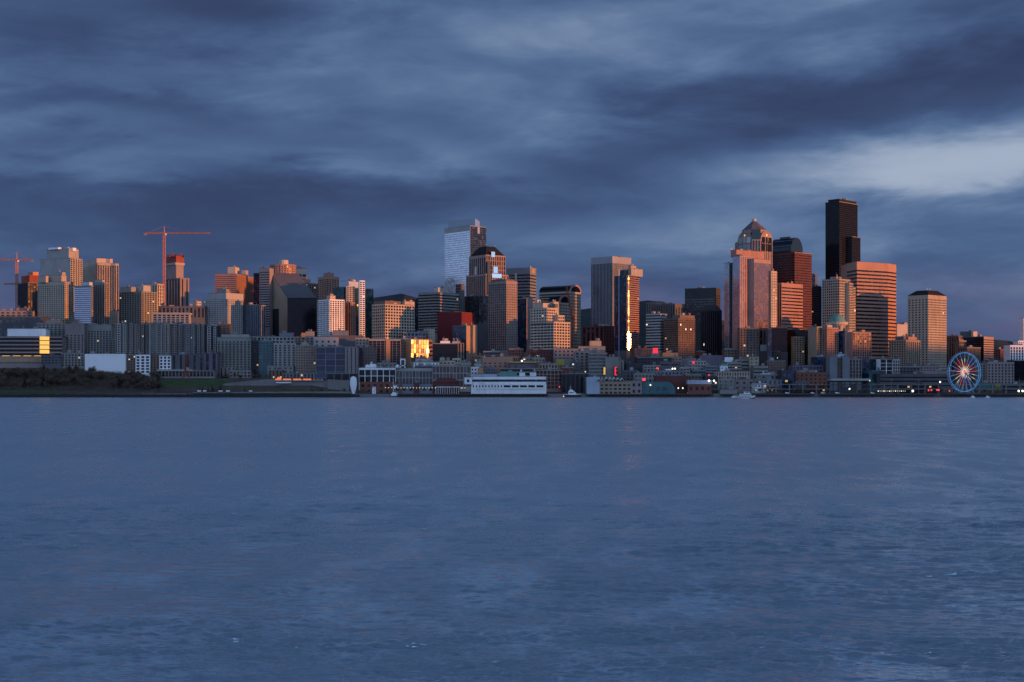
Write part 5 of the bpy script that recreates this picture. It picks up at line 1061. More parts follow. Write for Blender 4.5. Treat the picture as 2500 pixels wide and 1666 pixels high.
for k in range(n_):
    a0 = X0+(X1-X0)*k/n_; a1 = X0+(X1-X0)*(k+1)/n_; c_ = (a0+a1)/2; hh = 3.4+1.6*math.sin(math.pi*(k+.5)/n_)
    cb = MB(); cb.v = [(a0, 1894, zg+.4), (c_, 1894, zg+hh), (a1, 1894, zg+.4), (a0, 1912, zg+1.4), (c_, 1912, zg+hh+1), (a1, 1912, zg+1.4), (c_, 1894, zg+hh-.7), (c_, 1912, zg+hh+.3)]
    cb.f = [(0, 1, 4, 3), (1, 2, 5, 4), (0, 3, 7, 6), (6, 7, 5, 2), (0, 6, 1), (6, 2, 1)]; cb.part('canopy_fold', 'white', rt)
rt, mm = wh('pier_shed', 'teal pier shed with curved right shoulder', [m(1567, 1567, 1630, 933, 961, 1902, 1, 'teal', 'gteal', None, G(8, 9, .5, .4, 4), dl=22, lit=.03)])
pr = []; X0 = WX(1630, 1902); 
for s in range(9): g = math.pi/2*s/8; pr.append((X0+math.sin(g)*WX(1650, 1902)-X0*math.sin(g), 4.4+(WZ(933, 1902)-4.4)*math.cos(g)))
vb = MB(); N = len(pr)+1
for y in (1902.2, 1922):
    vb.v.append((X0, y, 4.4))
    for x, z in pr: vb.v.append((x, y, z))
vb.f = [tuple(range(N-1, -1, -1)), tuple(range(N, 2*N))] + [(i, i+1, N+i+1, N+i) for i in range(1, N-1)]; vb.part('curved_end', 'teal', rt)
wh('pier_building', 'dark red waterfront block behind the teal pier shed', [m(1600, 1600, 1680, 918.5, 955, 1926, 1, 'dred', 'gdark', None, G(9, 9, .6, .35, 12), dl=20, lit=.25)])
wh('pier_shed', 'long shed with pale blue metal roof right of the dark red block', [m(1680, 1680, 1737, 937, 958, 1912, 1, 'brick', 'gdark', None, G(7, 8, .4, .4, 2), dl=20, lit=.06, roof=None), m(1679, 1679, 1738, 928.5, 937.5, 1911, 1, 'paleblue', dl=22, roof=None)])
wh('pier_shed', 'grey blue low row behind the teal pier shed', [m(1550, 1550, 1600, 911, 935, 1960, 2, 'conc', 'gdark', None, G(5, 5, .4, .4), dl=18, lit=.02), m(1585, 1585, 1668, 905, 925, 1975, 2, 'bluegrey', 'gdark', None, G(5, 5, .5, .4), dl=18, lit=.02, gr=True)])
wh('pier_shed', 'white blank rooftop box above the dark red waterfront block', [m(1618, 1618, 1640, 901, 908, 1990, 1, 'white', dl=10, roof=None)])
wh('pier_shed', 'small grey shed with white vans behind the tour boat', [m(1758, 1758, 1800, 952, 960, 1908, 1, 'conc', 'gdark', None, None, dl=12)])
# ferry canopy and ramp
rt = thing('ferry_canopy', 'long pale ferry terminal canopy on dark columns', 'canopy', (WX(2075, 1935), 1935, 5))
MB().box(WX(2028, 1935), WX(2123, 1935), 1930, 1956, WZ(930, 1935), WZ(924.5, 1935)).part('roof', 'lconc', rt)
MB().box(WX(2030, 1937), WX(2121, 1937), 1937, 1954, WZ(933, 1937), WZ(930.2, 1937)).part('fascia', 'dark', rt)
for k in range(7): x = WX(2034+k*14, 1938); MB().tube((x, 1938, 4.6), (x, 1938, WZ(932, 1938)), .8, 6).part('column', 'dsteel', rt)
MB().prism([(WX(2030, 1920), 1918), (WX(2090, 1920), 1918), (WX(2090, 1920), 1924), (WX(2030, 1920), 1924)], 4.5, [6.5, WZ(938, 1920), WZ(938, 1920), 6.5]).part('ramp', 'dark', rt)
# elevated roadway
rt = thing('viaduct', 'dark double deck elevated roadway running behind the piers', 'viaduct', (WX(1900, 1950), 1950, 5))
for zd_ in (11.5, 18.0): MB().box(WX(1690, 1950), WX(2620, 1950), 1945, 1957, zd_-1.2, zd_).part('deck', 'stone', rt)
for k in range(28): x = WX(1695+k*33, 1950); MB().box(x-.8, x+.8, 1945.6, 1947.2, 4.5, 17).part('column', 'stone', rt)

# ---- small buildings packed between the larger ones
def fill(x0, x1, yt, yb, Y, wl, st, label, gl='gdark', a=3, lit=.03, name='low_block', **k):
    house(name, label, 'building', [m(x0, x0, x1, yt, yb, Y, a, wl, gl, None, st, dl=18, lit=lit, **k)])
fill(1806, 1853, 801, 872, 2185, 'brown', G(5, 4, .5, .5), 'brown office with dark windows at the foot of the pink glass slab', name='office_block')
fill(1853, 1884, 802, 850, 2200, 'brick', V(6, .5, 3), 'brick warehouse block at the foot of the cream window column', name='office_block')
fill(1884, 1922, 800, 860, 2180, 'dark', C(3.4, 4, 1), 'near black glass block under the orange striped block', 'gblack', name='office_block')
fill(1875, 1884, 803, 870, 2172, 'slate', C(3, 4, .5), 'thin blue glass shaft under the orange striped block', 'gblue')
fill(1768, 1808, 852, 880, 2200, 'brown', G(5, 4, .5, .4), 'small brown block under the silver left edge of the slab')
fill(1700, 1722, 858, 885, 2240, 'brick', G(5, 4, .4, .4), 'small brick block right of the lattice tower foot')
fill(1660, 1684, 897, 920, 2020, 'mauve', G(5, 4, .5, .4), 'mauve house above the pale blue metal roof')
fill(1690, 1722, 904, 925, 2040, 'teal', B(4, .4), 'dim teal house left of the small red lit sign')
fill(1722, 1752, 893, 915, 2062, 'bluegrey', B(4.4, .4), 'blue grey terrace left of the green roofed tower house')
fill(1722, 1750, 919, 940, 1982, 'dark', G(5, 5, .5, .4), 'dark shed left of the grey warehouse behind the tour boat')
fill(1672, 1712, 915, 935, 1990, 'brown', G(5, 5, .5, .4), 'brown shed behind the pale blue metal roof')
fill(1520, 1556, 905, 930, 2010, 'slate', G(5, 4.5, .5, .4), 'slate house right of the red neon sign')
fill(1528, 1572, 888, 910, 2060, 'dark', G(5, 4.5, .4, .4), 'dark hillside house among the grove trees')
fill(1610, 1660, 884, 905, 2065, 'slate', B(4.4, .4), 'slate terrace above the white rooftop box')
fill(1572, 1612, 892, 912, 2040, 'conc', G(5, 4, .5, .4), 'concrete house left of the round red sign')
fill(1395, 1412, 884, 915, 2055, 'slate', G(5, 4, .4, .4), 'slim slate house left of the grey banded office')
fill(1372, 1400, 897, 915, 2030, 'brick', G(5, 4, .5, .4), 'brick house above the shed with white roof domes')
fill(1276, 1300, 872, 890, 2075, 'conc', G(5, 4, .5, .4), 'concrete house above the yellow green roof edge')
fill(1300, 1330, 874, 890, 2072, 'tan', G(5, 4, .5, .4), 'tan house above the tan brick block')
fill(1180, 1222, 858, 875, 2150, 'slate', B(4.4, .4), 'slate terrace above the pink long roofed block')
fill(1150, 1182, 868, 890, 2090, 'brown', G(5, 4, .4, .4), 'brown house at the foot of the tan slab')
fill(920, 968, 886, 902, 2035, 'conc', G(6, 4, .5, .4), 'concrete rooftop behind the white framed block')
fill(840, 884, 858, 900, 2048, 'dark', G(5, 4, .5, .5), 'dark block right of the dark blue glass office')
fill(655, 690, 905, 925, 2028, 'brown', V(5, .4, 1), 'brown garden terrace before the grey block with scattered windows')
fill(690, 775, 912, 925, 2022, 'stone', V(5, .5, 1), 'long stone terrace with dark openings above the orange railing')
fill(560, 612, 904, 922, 2034, 'mauve', G(5, 4.5, .5, .5), 'mauve garden house at the right foot of the grey green condominium')
fill(100, 150, 868, 890, 2066, 'slate', G(5, 4, .5, .4), 'slate block tucked beside the golden window office')
fill(150, 205, 862, 895, 2070, 'greygreen', G(4.6, 3.6, .5, .5), 'lower grey green wing left of the blank white building')
fill(2018, 2030, 885, 930, 2075, 'dark', C(3, 4, .5), 'dark shaft left of the blue grey slab walls', 'gblue')
fill(2196, 2246, 895, 918, 2100, 'slate', G(5, 4, .5, .4), 'slate block at the foot of the old stepped hotel tower')
fill(2130, 2152, 905, 935, 2030, 'teal', C(3, 4, .6), 'teal glass block left of the bold white frame', 'gteal')
fill(2246, 2292, 893, 910, 2110, 'mauve', G(5, 4, .4, .4), 'mauve block at the foot of the hipped roof tower')
fill(2310, 2345, 905, 940, 2075, 'brick', G(5, 4, .5, .5), 'brick block left behind the wheel')
fill(2345, 2395, 910, 940, 2110, 'brown', G(5, 4, .5, .5), 'brown block straight behind the wheel')
fill(1950, 1990, 905, 915, 2060, 'conc', B(4, .4), 'concrete roof above the dark brick warehouse row')
fill(1842, 1872, 936, 956, 1974, 'white', G(4, 5, .5, .4), 'white fronted house before the blue grey waterfront block', lit=.05)
fill(1872, 1902, 940, 957, 1970, 'mauve', G(4, 5, .5, .4), 'mauve fronted house before the blue grey waterfront block', lit=.05)
fill(1942, 1975, 932, 956, 1968, 'slate', G(5, 5, .5, .5), 'slate quay house before the dark brick warehouse row', lit=.05)
fill(1975, 2015, 938, 957, 1966, 'brick', G(5, 5, .5, .5), 'brick quay house left of the ferry canopy', lit=.05)
fill(2200, 2290, 938, 957, 1972, 'dark', B(4.5, .5), 'dark quay shed behind the row of pier lamps', lit=.05)

# ================================================================ cranes
def lattice(mb, p, q, w, n, r=.16):
    """square lattice truss from p to q"""
    p = Vector(p); q = Vector(q); ax = (q-p).normalized(); up = Vector((0, 0, 1)) if abs(ax.z) < .7 else Vector((0, 1, 0))
    e1 = ax.cross(up).normalized()*w/2; e2 = ax.cross(e1).normalized()*w/2
    c = [e1+e2, e1-e2, -e1-e2, -e1+e2]
    for o in c: mb.tube(p+o, q+o, r*1.5, 4)
    for i in range(n):
        a = p.lerp(q, i/n); b = p.lerp(q, (i+1)/n)
        for k in range(4):
            o, o2 = (c[k], c[(k+1) % 4]) if i % 2 else (c[(k+1) % 4], c[k])
            mb.tube(a+o, b+o2, r, 3); mb.tube(a+c[k], a+c[(k+1) % 4], r, 3)
def crane(label, xm, yapex, yjib, xtail, xtip, ybase, Y, wm=3.2, mat='crane', depth=0):
    X = WX(xm, Y); zj = WZ(yjib, Y); zb_ = max(ground(X, Y), WZ(ybase, Y)-30)
    rt = thing('tower_crane', label, 'crane', (X, Y, zb_), 'tower cranes')
    a = MB(); lattice(a, (X, Y, zb_), (X, Y, zj), wm, max(6, int((zj-zb_)/4)), .22); a.part('mast', mat, rt)
    b = MB(); lattice(b, (X, Y, zj+1), (WX(xtip, Y), Y+depth, zj+1), 2.0, 26, .17); b.part('jib', mat, rt)
    c = MB(); lattice(c, (X, Y, zj+1), (WX(xtail, Y), Y-depth*.3, zj+1), 2.2, 10, .2); c.part('counter_jib', mat, rt)
    d = MB(); d.tube((X, Y, zj), (X, Y, WZ(yapex, Y)), 1.0, 4, .35); d.part('tower_head', mat, rt)
    xt = WX(xtail, Y); s = 1 if xt > X else -1
    MB().box(xt-2.4, xt+2.4, Y-1.4, Y+1.4, zj-3.2, zj+.9).part('counterweight', 'conc', rt)
    MB().box(X+1.7, X+4.2, Y-2.6, Y-.2, zj-2.6, zj).part('cab', 'white', rt)
    t = MB(); top = (X, Y, WZ(yapex, Y)-.5)
    t.tube(top, (X+(WX(xtip, Y)-X)*.62, Y+depth*.62, zj+2), .14, 3); t.tube(top, (X+(xt-X)*.85, Y, zj+2), .14, 3); t.part('tie_bar', mat, rt)
    return rt
crane('tall orange tower crane above the unfinished concrete tower', 401, 552, 571, 355, 514, 745, 2470, 3.6)
crane('leftmost orange tower crane cut by the picture edge', 41, 616, 636, 78, -30, 748, 2560, 3.4)
crane('lower faint tower crane with its jib below the leftmost crane', 46, 688, 695, 92, 8, 748, 2640, 2.6)
# red luffing crane before the arched tower
Y = 2345; X = WX(1396, Y); rt = thing('luffing_crane', 'red luffing crane standing before the arched tower', 'crane', (X, Y, ground(X, Y)), 'tower cranes')
a = MB(); lattice(a, (X, Y, ground(X, Y)), (X, Y, WZ(775, Y)), 3.2, 24, .25); a.part('mast', 'cranered', rt)
a = MB(); lattice(a, (X, Y, WZ(775, Y)), (WX(1383, Y), Y, WZ(700, Y)), 2.4, 16, .26); a.part('jib', 'cranered', rt)
MB().box(X-2, X+5, Y-2, Y+2, WZ(778, Y), WZ(771, Y)).part('machine_deck', 'cranered', rt)
MB().tube((X+3, Y, WZ(772, Y)), (X+1, Y, WZ(755, Y)), .5, 4).part('back_stay', 'cranered', rt)

# ================================================================ observation wheel
Yw = 1905; cxw, czw = WX(2354, Yw), WZ(909, Yw); Rw = (WZ(862, Yw)-WZ(957, Yw))/2
wr = thing('observation_wheel', 'big observation wheel with glowing multicoloured spokes on the pier', 'wheel', (cxw, Yw, 4.4))
th = rad(22); ex = Vector((math.cos(th), math.sin(th), 0)); ax = Vector((math.sin(th), -math.cos(th), 0)); ez = Vector((0, 0, 1)); Cw = Vector((cxw, Yw, czw))
emit_mat('w_blue', (.12, .42, .90), .62); emit_mat('w_red', (1.0, .06, .12), .75); emit_mat('w_yel', (1.0, .80, .40), .75); emit_mat('w_vio', (.22, .20, .90), .5); emit_mat('w_cream', (1.0, .78, .58), 1.0); emit_mat('w_hub', (1.0, .12, .18), 1.2)
def wp(g, r, off): return Cw + ex*(math.cos(g)*r) + ez*(math.sin(g)*r) + ax*off
for off in (1.7, -1.7):
    rim = MB(); N = 84
    for i in range(N): rim.tube(wp(2*math.pi*i/N, Rw, off), wp(2*math.pi*(i+1)/N, Rw, off), .22, 5)
    rim.part('rim', 'w_blue', wr)
    rim = MB()
    for i in range(N): rim.tube(wp(2*math.pi*i/N, Rw-1.7, off), wp(2*math.pi*(i+1)/N, Rw-1.7, off), .16, 4)
    rim.part('inner_rim', 'bluegrey', wr)
pal = ['w_red', 'w_yel', 'w_vio', 'w_red', 'w_yel', 'w_blue', 'w_vio']
for i in range(21):
    g = 2*math.pi*i/21 + .08
    segs = [(.10, .30, 'w_cream'), (.30, .30+RND.uniform(.14, .24), RND.choice(['w_red', 'w_vio', 'w_yel']))]
    e = segs[-1][1]; segs += [(e, e+.2, pal[(i*3) % 7]), (e+.2, 1.0, 'w_blue')]
    sp_ = None
    for a0, a1, mt in segs:
        s = MB().tube(wp(g, Rw*a0, 1.0+.6*a0), wp(g, Rw*a1, 1.0+.6*a1), .26 if mt != 'w_blue' else .15, 5)
        if sp_ is None: sp_ = s.part('spoke', mt, wr)
        else: s.sub('light_strip', mt, sp_, wr)
    MB().tube(wp(g+.05, 1.5, -1.2), wp(g, Rw, -1.7), .12, 4).part('rear_spoke', 'steel', wr)
MB().tube(Cw+ax*3.6, Cw-ax*3.6, 1.5, 14).part('hub', 'w_hub', wr)
gm = None
for i in range(42):
    g = 2*math.pi*i/42; c = wp(g, Rw+1.6, 0) + Vector((0, 0, -.6))
    if gm is None:
        mb = MB().lathe(0, 0, [(.5, -1.3), (1.15, -.9), (1.2, .5), (.9, 1.1), (.3, 1.3)], 10); gm = mb.mesh('gondola', 'bluegrey')
    o = bpy.data.objects.new('gondola', gm); COL.objects.link(o); o.parent = wr; o.location = c - Vector(wr.location)
for s in (1, -1):
    for lean in (-11, 11):
        MB().tube(Cw+ax*3.4*s, Vector((cxw, Yw, 4.4))+ex*lean+ax*6.5*s, .75, 6).part('leg', 'lconc', wr)
MB().quadbox(*[tuple((Vector((cxw, Yw, 0))+ex*a_+ax*b_)[:2]) for a_, b_ in ((-16, 8), (16, 8), (16, -8), (-16, -8))], 4.3, 6.2).part('boarding_deck', 'slate', wr)

# ================================================================ boats
def hull(mb, L, Bm, z0, z1, rake=.12, X=0, Y=0, ang=0):
    pts0 = [(-L/2, -Bm*.42), (L*.22, -Bm*.46), (L*.40, -Bm*.25), (L*.46, 0), (L*.40, Bm*.25), (L*.22, Bm*.46), (-L/2, Bm*.42)]
    pts1 = [(-L*.51, -Bm/2), (L*.25, -Bm/2), (L*.44, -Bm*.30), (L*(.5+rake*.3), 0), (L*.44, Bm*.30), (L*.25, Bm/2), (-L*.51, Bm/2)]
    r = lambda p: (X+p[0]*math.cos(ang)-p[1]*math.sin(ang), Y+p[0]*math.sin(ang)+p[1]*math.cos(ang))
    mb.prism([r(p) for p in pts0], z0, [z1, z1+.1, z1+.5, z1+.9, z1+.5, z1+.1, z1], [r(p) for p in pts1]); return mb
Yb = 1700; xb = WX(1815, Yb); bt = thing('tour_boat', 'white double deck tour boat under way before the seawall', 'boat', (xb, Yb, 0))
Lb = (WX(1841, Yb)-WX(1790, Yb))*1.1
hull(MB(), Lb, 7.0, -.4, 3.0, X=xb, Y=Yb).part('hull', 'white', bt)
hull(MB(), Lb*.985, 6.7, -.6, .5, X=xb, Y=Yb).part('boot_stripe', 'dark', bt)
for k in range(10):
    x = xb-Lb*.36+k*Lb*.068; MB().box(x, x+1.1, Yb-3.72, Yb-3.4, 1.5, 2.5).part('port_window', 'gdark', bt)
MB().box(xb-Lb*.46, xb+Lb*.34, Yb-3.1, Yb+3.1, 3.0, 3.4).part('deck', 'lconc', bt)
MB().box(xb-Lb*.16, xb+Lb*.32, Yb-2.9, Yb+2.9, 3.4, 5.7).part('cabin', 'white', bt)
for k in range(6): x = xb-Lb*.13+k*Lb*.074; MB().box(x, x+1.3, Yb-3.0, Yb-2.8, 4.2, 5.2).part('cabin_window', 'gdark', bt)
MB().box(xb-Lb*.18, xb+Lb*.36, Yb-3.2, Yb+3.2, 5.7, 5.95).part('upper_deck', 'white', bt)
MB().box(xb+Lb*.02, xb+Lb*.26, Yb-2.1, Yb+2.1, 5.95, 8.0).part('wheelhouse', 'white', bt)
MB().box(xb+Lb*.05, xb+Lb*.24, Yb-2.2, Yb-2.0, 6.9, 7.6).part('wheelhouse_window', 'gdark', bt)
MB().box(xb-Lb*.0, xb+Lb*.28, Yb-2.3, Yb+2.3, 8.0, 8.2).part('wheelhouse_roof', 'white', bt)
MB().tube((xb+Lb*.1, Yb, 8.2), (xb+Lb*.1, Yb, 10.4), .12, 5).part('mast', 'white', bt)
r_ = MB()
for k in range(12): x = xb-Lb*.47+k*Lb*.028; r_.tube((x, Yb-3.0, 3.4), (x, Yb-3.0, 4.5), .05, 3)
r_.tube((xb-Lb*.47, Yb-3.0, 4.5), (xb-Lb*.16, Yb-3.0, 4.5), .06, 3); r_.part('railing', 'white', bt)
# yacht
Yb = 1880; xb = WX(1396, Yb); yt_ = thing('motor_yacht', 'white motor yacht with dark hull moored between the piers', 'boat', (xb, Yb, 0)); Lb = WX(1418, Yb)-WX(1374, Yb)
hull(MB(), Lb, 5.5, -.4, 3.4, .3, xb, Yb).part('hull', 'dark', yt_)
hull(MB(), Lb*.97, 5.2, 3.3, 4.2, .3, xb, Yb).part('deck', 'white', yt_)
MB().prism([(xb-Lb*.2, Yb-2.4), (xb+Lb*.28, Yb-2.2), (xb+Lb*.28, Yb+2.2), (xb-Lb*.2, Yb+2.4)], 4.2, 8.4, [(xb-Lb*.19, Yb-1.8), (xb+Lb*.12, Yb-1.6), (xb+Lb*.12, Yb+1.6), (xb-Lb*.19, Yb+1.8)]).part('cabin', 'white', yt_)
MB().box(xb-Lb*.16, xb+Lb*.10, Yb-2.3, Yb-1.9, 6.2, 7.1).part('cabin_window', 'gdark', yt_)
MB().prism([(xb-Lb*.16, Yb-1.6), (xb+Lb*.1, Yb-1.6), (xb+Lb*.1, Yb+1.6), (xb-Lb*.16, Yb+1.6)], 8.4, 10.2, [(xb-Lb*.13, Yb-1), (xb+Lb*.03, Yb-1), (xb+Lb*.03, Yb+1), (xb-Lb*.13, Yb+1)]).part('bridge', 'white', yt_)
MB().tube((xb-Lb*.06, Yb, 10), (xb-Lb*.08, Yb, 16), .35, 5, .08).part('radar_mast', 'white', yt_)
MB().box(xb-Lb*.13, xb-Lb*.02, Yb-.2, Yb+.2, 12.4, 12.7).part('radar_arm', 'white', yt_)
def sailboat(label, x, Y, L, mastpx):
    X = WX(x, Y); rt = thing('sailboat', label, 'boat', (X, Y, 0), 'small sailboats')
    hull(MB(), L, L*.28, -.2, .9, .2, X, Y).part('hull', 'white', rt)
    h = mastpx/F*Y; MB().tube((X, Y, .8), (X, Y, h), .08, 4, .05).part('mast', 'white', rt)
    s = MB(); s.v = [(X-.2, Y-.03, 1.2), (X-L*.36, Y-.03, 1.3), (X-.15, Y-.03, h*.95), (X-.2, Y+.03, 1.2), (X-L*.36, Y+.03, 1.3), (X-.15, Y+.03, h*.95)]; s.f = [(0, 1, 2), (5, 4, 3), (0, 3, 4, 1), (1, 4, 5, 2), (2, 5, 3, 0)]; s.part('mainsail', 'white', rt)
    s = MB(); s.v = [(X+.2, Y-.03, 1.2), (X+L*.42, Y-.03, 1.0), (X+.15, Y-.03, h*.85), (X+.2, Y+.03, 1.2), (X+L*.42, Y+.03, 1.0), (X+.15, Y+.03, h*.85)]; s.f = [(2, 1, 0), (3, 4, 5), (1, 4, 3, 0), (2, 5, 4, 1), (0, 3, 5, 2)]; s.part('jib_sail', 'white', rt)
sailboat('tiny sailboat under the wheel on the water', 2375, 1820, 5.5, 6.5)
sailboat('tiny sailboat right of the wheel on the water', 2411, 1820, 5.5, 6.0)
# small white kiosk pair and boat hoist by the pale head sculpture
for k, x in enumerate((911, 915.5)):
    X = WX(x, 1905); MB().lathe(X, 1905, [(1.6, 4.3), (1.3, WZ(950, 1905)), (.6, WZ(945, 1905)), (.1, WZ(944-k, 1905))], 8).thing('white_tent', 'white', ('pointed white tent on the quay, left of a pair', 'pointed white tent on the quay, right of a pair')[k], 'tent', (X, 1905, 4.3), 'white tents')
X = WX(960, 1903); hst = thing('flag_pole', 'tall white pole at the left end of the pier lights', 'pole', (X, 1903, 4.3)); MB().tube((X, 1903, 4.3), (X, 1903, WZ(920, 1903)), .45, 6, .2).part('shaft', 'white', hst); MB().box(X-.2, X+5, 1902.9, 1903.1, WZ(946, 1903), WZ(942, 1903)).part('arm', 'white', hst)
for k, x in enumerate((961, 965.5)): X = WX(x, 1900); b_ = thing('moored_boat', ('small white boat moored by the tall pole, left one', 'small white boat moored by the tall pole, right one')[k], 'boat', (X, 1900, 0), 'small moored boats'); hull(MB(), 6, 2.2, 4.0-2, 5.0, .2, X, 1897).part('hull', 'white', b_); MB().box(X-1.5, X+1, 1896.2, 1897.8, 5.0, 6.6).part('cabin', 'white', b_)

# ================================================================ sculptures and park
X, Y = WX(863, 1909), 1909
sc = thing('white_sculpture', 'tall smooth white oval sculpture standing on the shore', 'sculpture', (X, Y, 4.0))
hs = MB(); ztp = WZ(918.5, Y); zc_ = 8.5; prof = []
for i in range(15):
    t = i/14; z = 4.4+(ztp-4.4)*t; r = 2.2+2.6*math.sin(math.pi*min(1, max(0, (t-.12)/.95)))**.8 if t < .93 else 2.2+2.6*math.sin(math.pi*(t-.12)/.95)**.8
    prof.append((max(.25, r if t < .99 else .4), z))
hs.lathe(X, Y, prof, 18); o = hs.part('body', 'white', sc, smooth=True); o.scale = (1.0, .55, 1.0)
MB().box(X-2.8, X+2.8, Y-2, Y+2, 4.0, 4.6).part('plinth', 'lconc', sc)
Y = 1975; X = WX(452, Y); gz = ground(X, Y)
rs_ = thing('red_sculpture', 'abstract red steel sculpture of arched legs on the lawn', 'sculpture', (X, Y, gz))
pz = lambda x, y: (WX(x, Y), Y, WZ(y, Y))
for nm, pl, wd in (('leg', [(446, 926), (451, 910), (454, 901)], 1.3), ('leg', [(462, 922), (457, 911), (454, 905)], 1.3), ('arm', [(453, 906), (466, 908), (477, 914)], 1.0), ('fin', [(450, 899), (454, 908), (461, 913)], 1.1)):
    b_ = MB()
    for p_, q_ in zip(pl, pl[1:]): b_.tube(pz(*p_), pz(*q_), wd, 4, wd*.6)
    b_.part(nm, 'cranered', rs_)
# park walls, path walls and glowing glass railing
def wallstrip(name, label, pts, Y, h, mat, th=1.2):
    rt = thing(name, label, 'wall', (WX(pts[0][0], Y), Y, 4))
    for (xa, ya), (xb_, yb_) in zip(pts, pts[1:]):
        A_, B_ = (WX(xa, Y), Y), (WX(xb_, Y), Y)
        MB().prism([A_, B_, (B_[0], Y+th), (A_[0], Y+th)], min(WZ(ya+h, Y), WZ(yb_+h, Y))-2, [WZ(ya, Y), WZ(yb_, Y), WZ(yb_, Y), WZ(ya, Y)]).part('wall_panel', mat, rt)
    return rt
wallstrip('retaining_wall', 'long sloping concrete park wall rising to the right below the condominiums', [(545, 937), (600, 931), (640, 927), (672, 926), (740, 929), (800, 930)], 1955, 14, 'stone')
wallstrip('retaining_wall', 'pale angular park wall left of the white oval sculpture', [(800, 926), (845, 929), (852, 927)], 1948, 24, 'stone')
wallstrip('retaining_wall', 'low pale wall edge along the shore path below the lawn', [(470, 958), (600, 957), (720, 956.5), (860, 956)], 1912, 2.5, 'stone')
gr_ = thing('glass_railing', 'orange glass panel railing of the park bridge with painted sun glow', 'railing', (WX(672, 1952), 1952, WZ(931, 1952)))
for k in range(24):
    x = WX(672+k*4.9, 1952); w_ = WX(676.4, 1952)-WX(672, 1952); o_ = k % 5 == 3 or k > 17
    MB().box(x, x+w_, 1951.8, 1952, WZ(928.5, 1952), WZ(925.0-(4 if k in (1, 2) else 0), 1952)).part('panel', 'orange' if o_ and k % 2 else ('brick' if o_ else 'orangereflex'), gr_)  # panel emission stands in for sun caught in the glass
MB().box(WX(671, 1952), WX(790, 1952), 1951.6, 1953.5, WZ(930.5, 1952), WZ(928.6, 1952)).part('bridge_deck', 'conc', gr_)
bn = thing('park_bench', 'long pale blue park bench strip under the orange railing', 'bench', (WX(675, 1950), 1950, WZ(936, 1950))); MB().box(WX(674, 1950), WX(712, 1950), 1949, 1950.2, WZ(935.5, 1950), WZ(933, 1950)).part('seat', 'white', bn); MB().box(WX(680, 1950), WX(706, 1950), 1949.3, 1950, WZ(938, 1950), WZ(935.5, 1950)).part('base', 'stone', bn)
ws = [(482, 491), (496, 504), (534, 544), (552, 562), (608, 616)]
for k, (a_, b_) in enumerate(ws): MB().box(WX(a_, 1910), WX(b_, 1910), 1909, 1910.5, WZ(956.5, 1910), WZ(953.5, 1910)).thing('shore_bench', 'white', 'white shore block number %s from the left along the park edge' % ('one', 'two', 'three', 'four', 'five')[k], 'bench', (WX(a_, 1910), 1910, WZ(956.5, 1910)), 'white blocks on the shore path')

# ================================================================ trees
def make_tree(seed, h, spread, twigs, evergreen=False):
    r = random.Random(seed); tk = MB(); cr = MB()
    if evergreen:
        tk.tube((0, 0, -1), (0, 0, h*.9), h*.022, 5, h*.006)
        for i in range(twigs):
            t = r.random()**.8; z = h*(.10+.9*t); rr = spread*(1-t)*(.55+.45*r.random()); g = r.random()*6.283
            c = Vector((math.cos(g)*rr, math.sin(g)*rr, z-rr*.25)); e = Vector((math.cos(g), math.sin(g), -.35))*(h*.05); s = Vector((-math.sin(g), math.cos(g), .2*r.uniform(-1, 1)))*(h*.035)
            i0 = len(cr.v); cr.v += [tuple(c-e*.6), tuple(c+s), tuple(c+e), tuple(c-s)]; cr.f.append((i0, i0+1, i0+2, i0+3))
        return tk, cr
    tk.tube((0, 0, -1), (0, 0, h*.35), h*.028, 6, h*.018)
    limbs = []
    for i in range(9):
        g = r.random()*6.283; tilt = r.uniform(.25, .9); L = h*r.uniform(.32, .55); z0 = h*r.uniform(.22, .38)
        p = Vector((0, 0, z0)); q = p+Vector((math.cos(g)*math.sin(tilt), math.sin(g)*math.sin(tilt), math.cos(tilt)))*L
        tk.tube(p, q, h*.012, 4, h*.004); limbs.append((p, q))
    for i in range(twigs):
        p, q = r.choice(limbs); a = p.lerp(q, r.uniform(.35, 1.0))
        d = Vector((r.gauss(0, 1), r.gauss(0, 1), r.gauss(.5, .8))).normalized(); L = h*r.uniform(.06, .20)
        b = a+d*L+Vector((0, 0, L*.2)); s = d.cross(Vector((r.gauss(0, 1), r.gauss(0, 1), r.gauss(0, 1)))).normalized()*h*.010
        i0 = len(cr.v); cr.v += [tuple(a-s), tuple(a+s), tuple(b+s*.7), tuple(b-s*.7)]; cr.f.append((i0, i0+1, i0+2, i0+3))
    return tk, cr
def tree_mat(key, c0, c1):
    m_, t, b = new_mat('foliage '+key); oi = t.node('ShaderNodeObjectInfo').outputs['Random']; ri = t.node('ShaderNodeNewGeometry').outputs['Random Per Island']
    c = t.mixc(t.math('FRACT', t.math('ADD', t.math('MULTIPLY', ri, .7), t.math('MULTIPLY', oi, .3))), c0, c1); t.l.new(c, b.inputs['Base Color']); b.inputs['Roughness'].default_value = .9; MATS[key] = m_
tree_mat('twig', (.065, .046, .036), (.20, .138, .10)); tree_mat('needle', (.012, .022, .014), (.035, .050, .028)); tree_mat('leafdark', (.018, .026, .014), (.055, .052, .030))
PROTO = {}
for key, args in dict(bare1=(1, 12, 4, 900), bare2=(2, 15, 5, 1000), bare3=(3, 10, 4, 800), ever1=(4, 13, 3.4, 900, True), ever2=(5, 8, 2.2, 500, True)).items():
    tk, cr = make_tree(*args); PROTO[key] = (tk.mesh('trunk', 'bark'), cr.mesh('crown', 'needle' if key.startswith('ever') else 'twig'))
PROTO['bush1'] = (PROTO['bare3'][0], None)
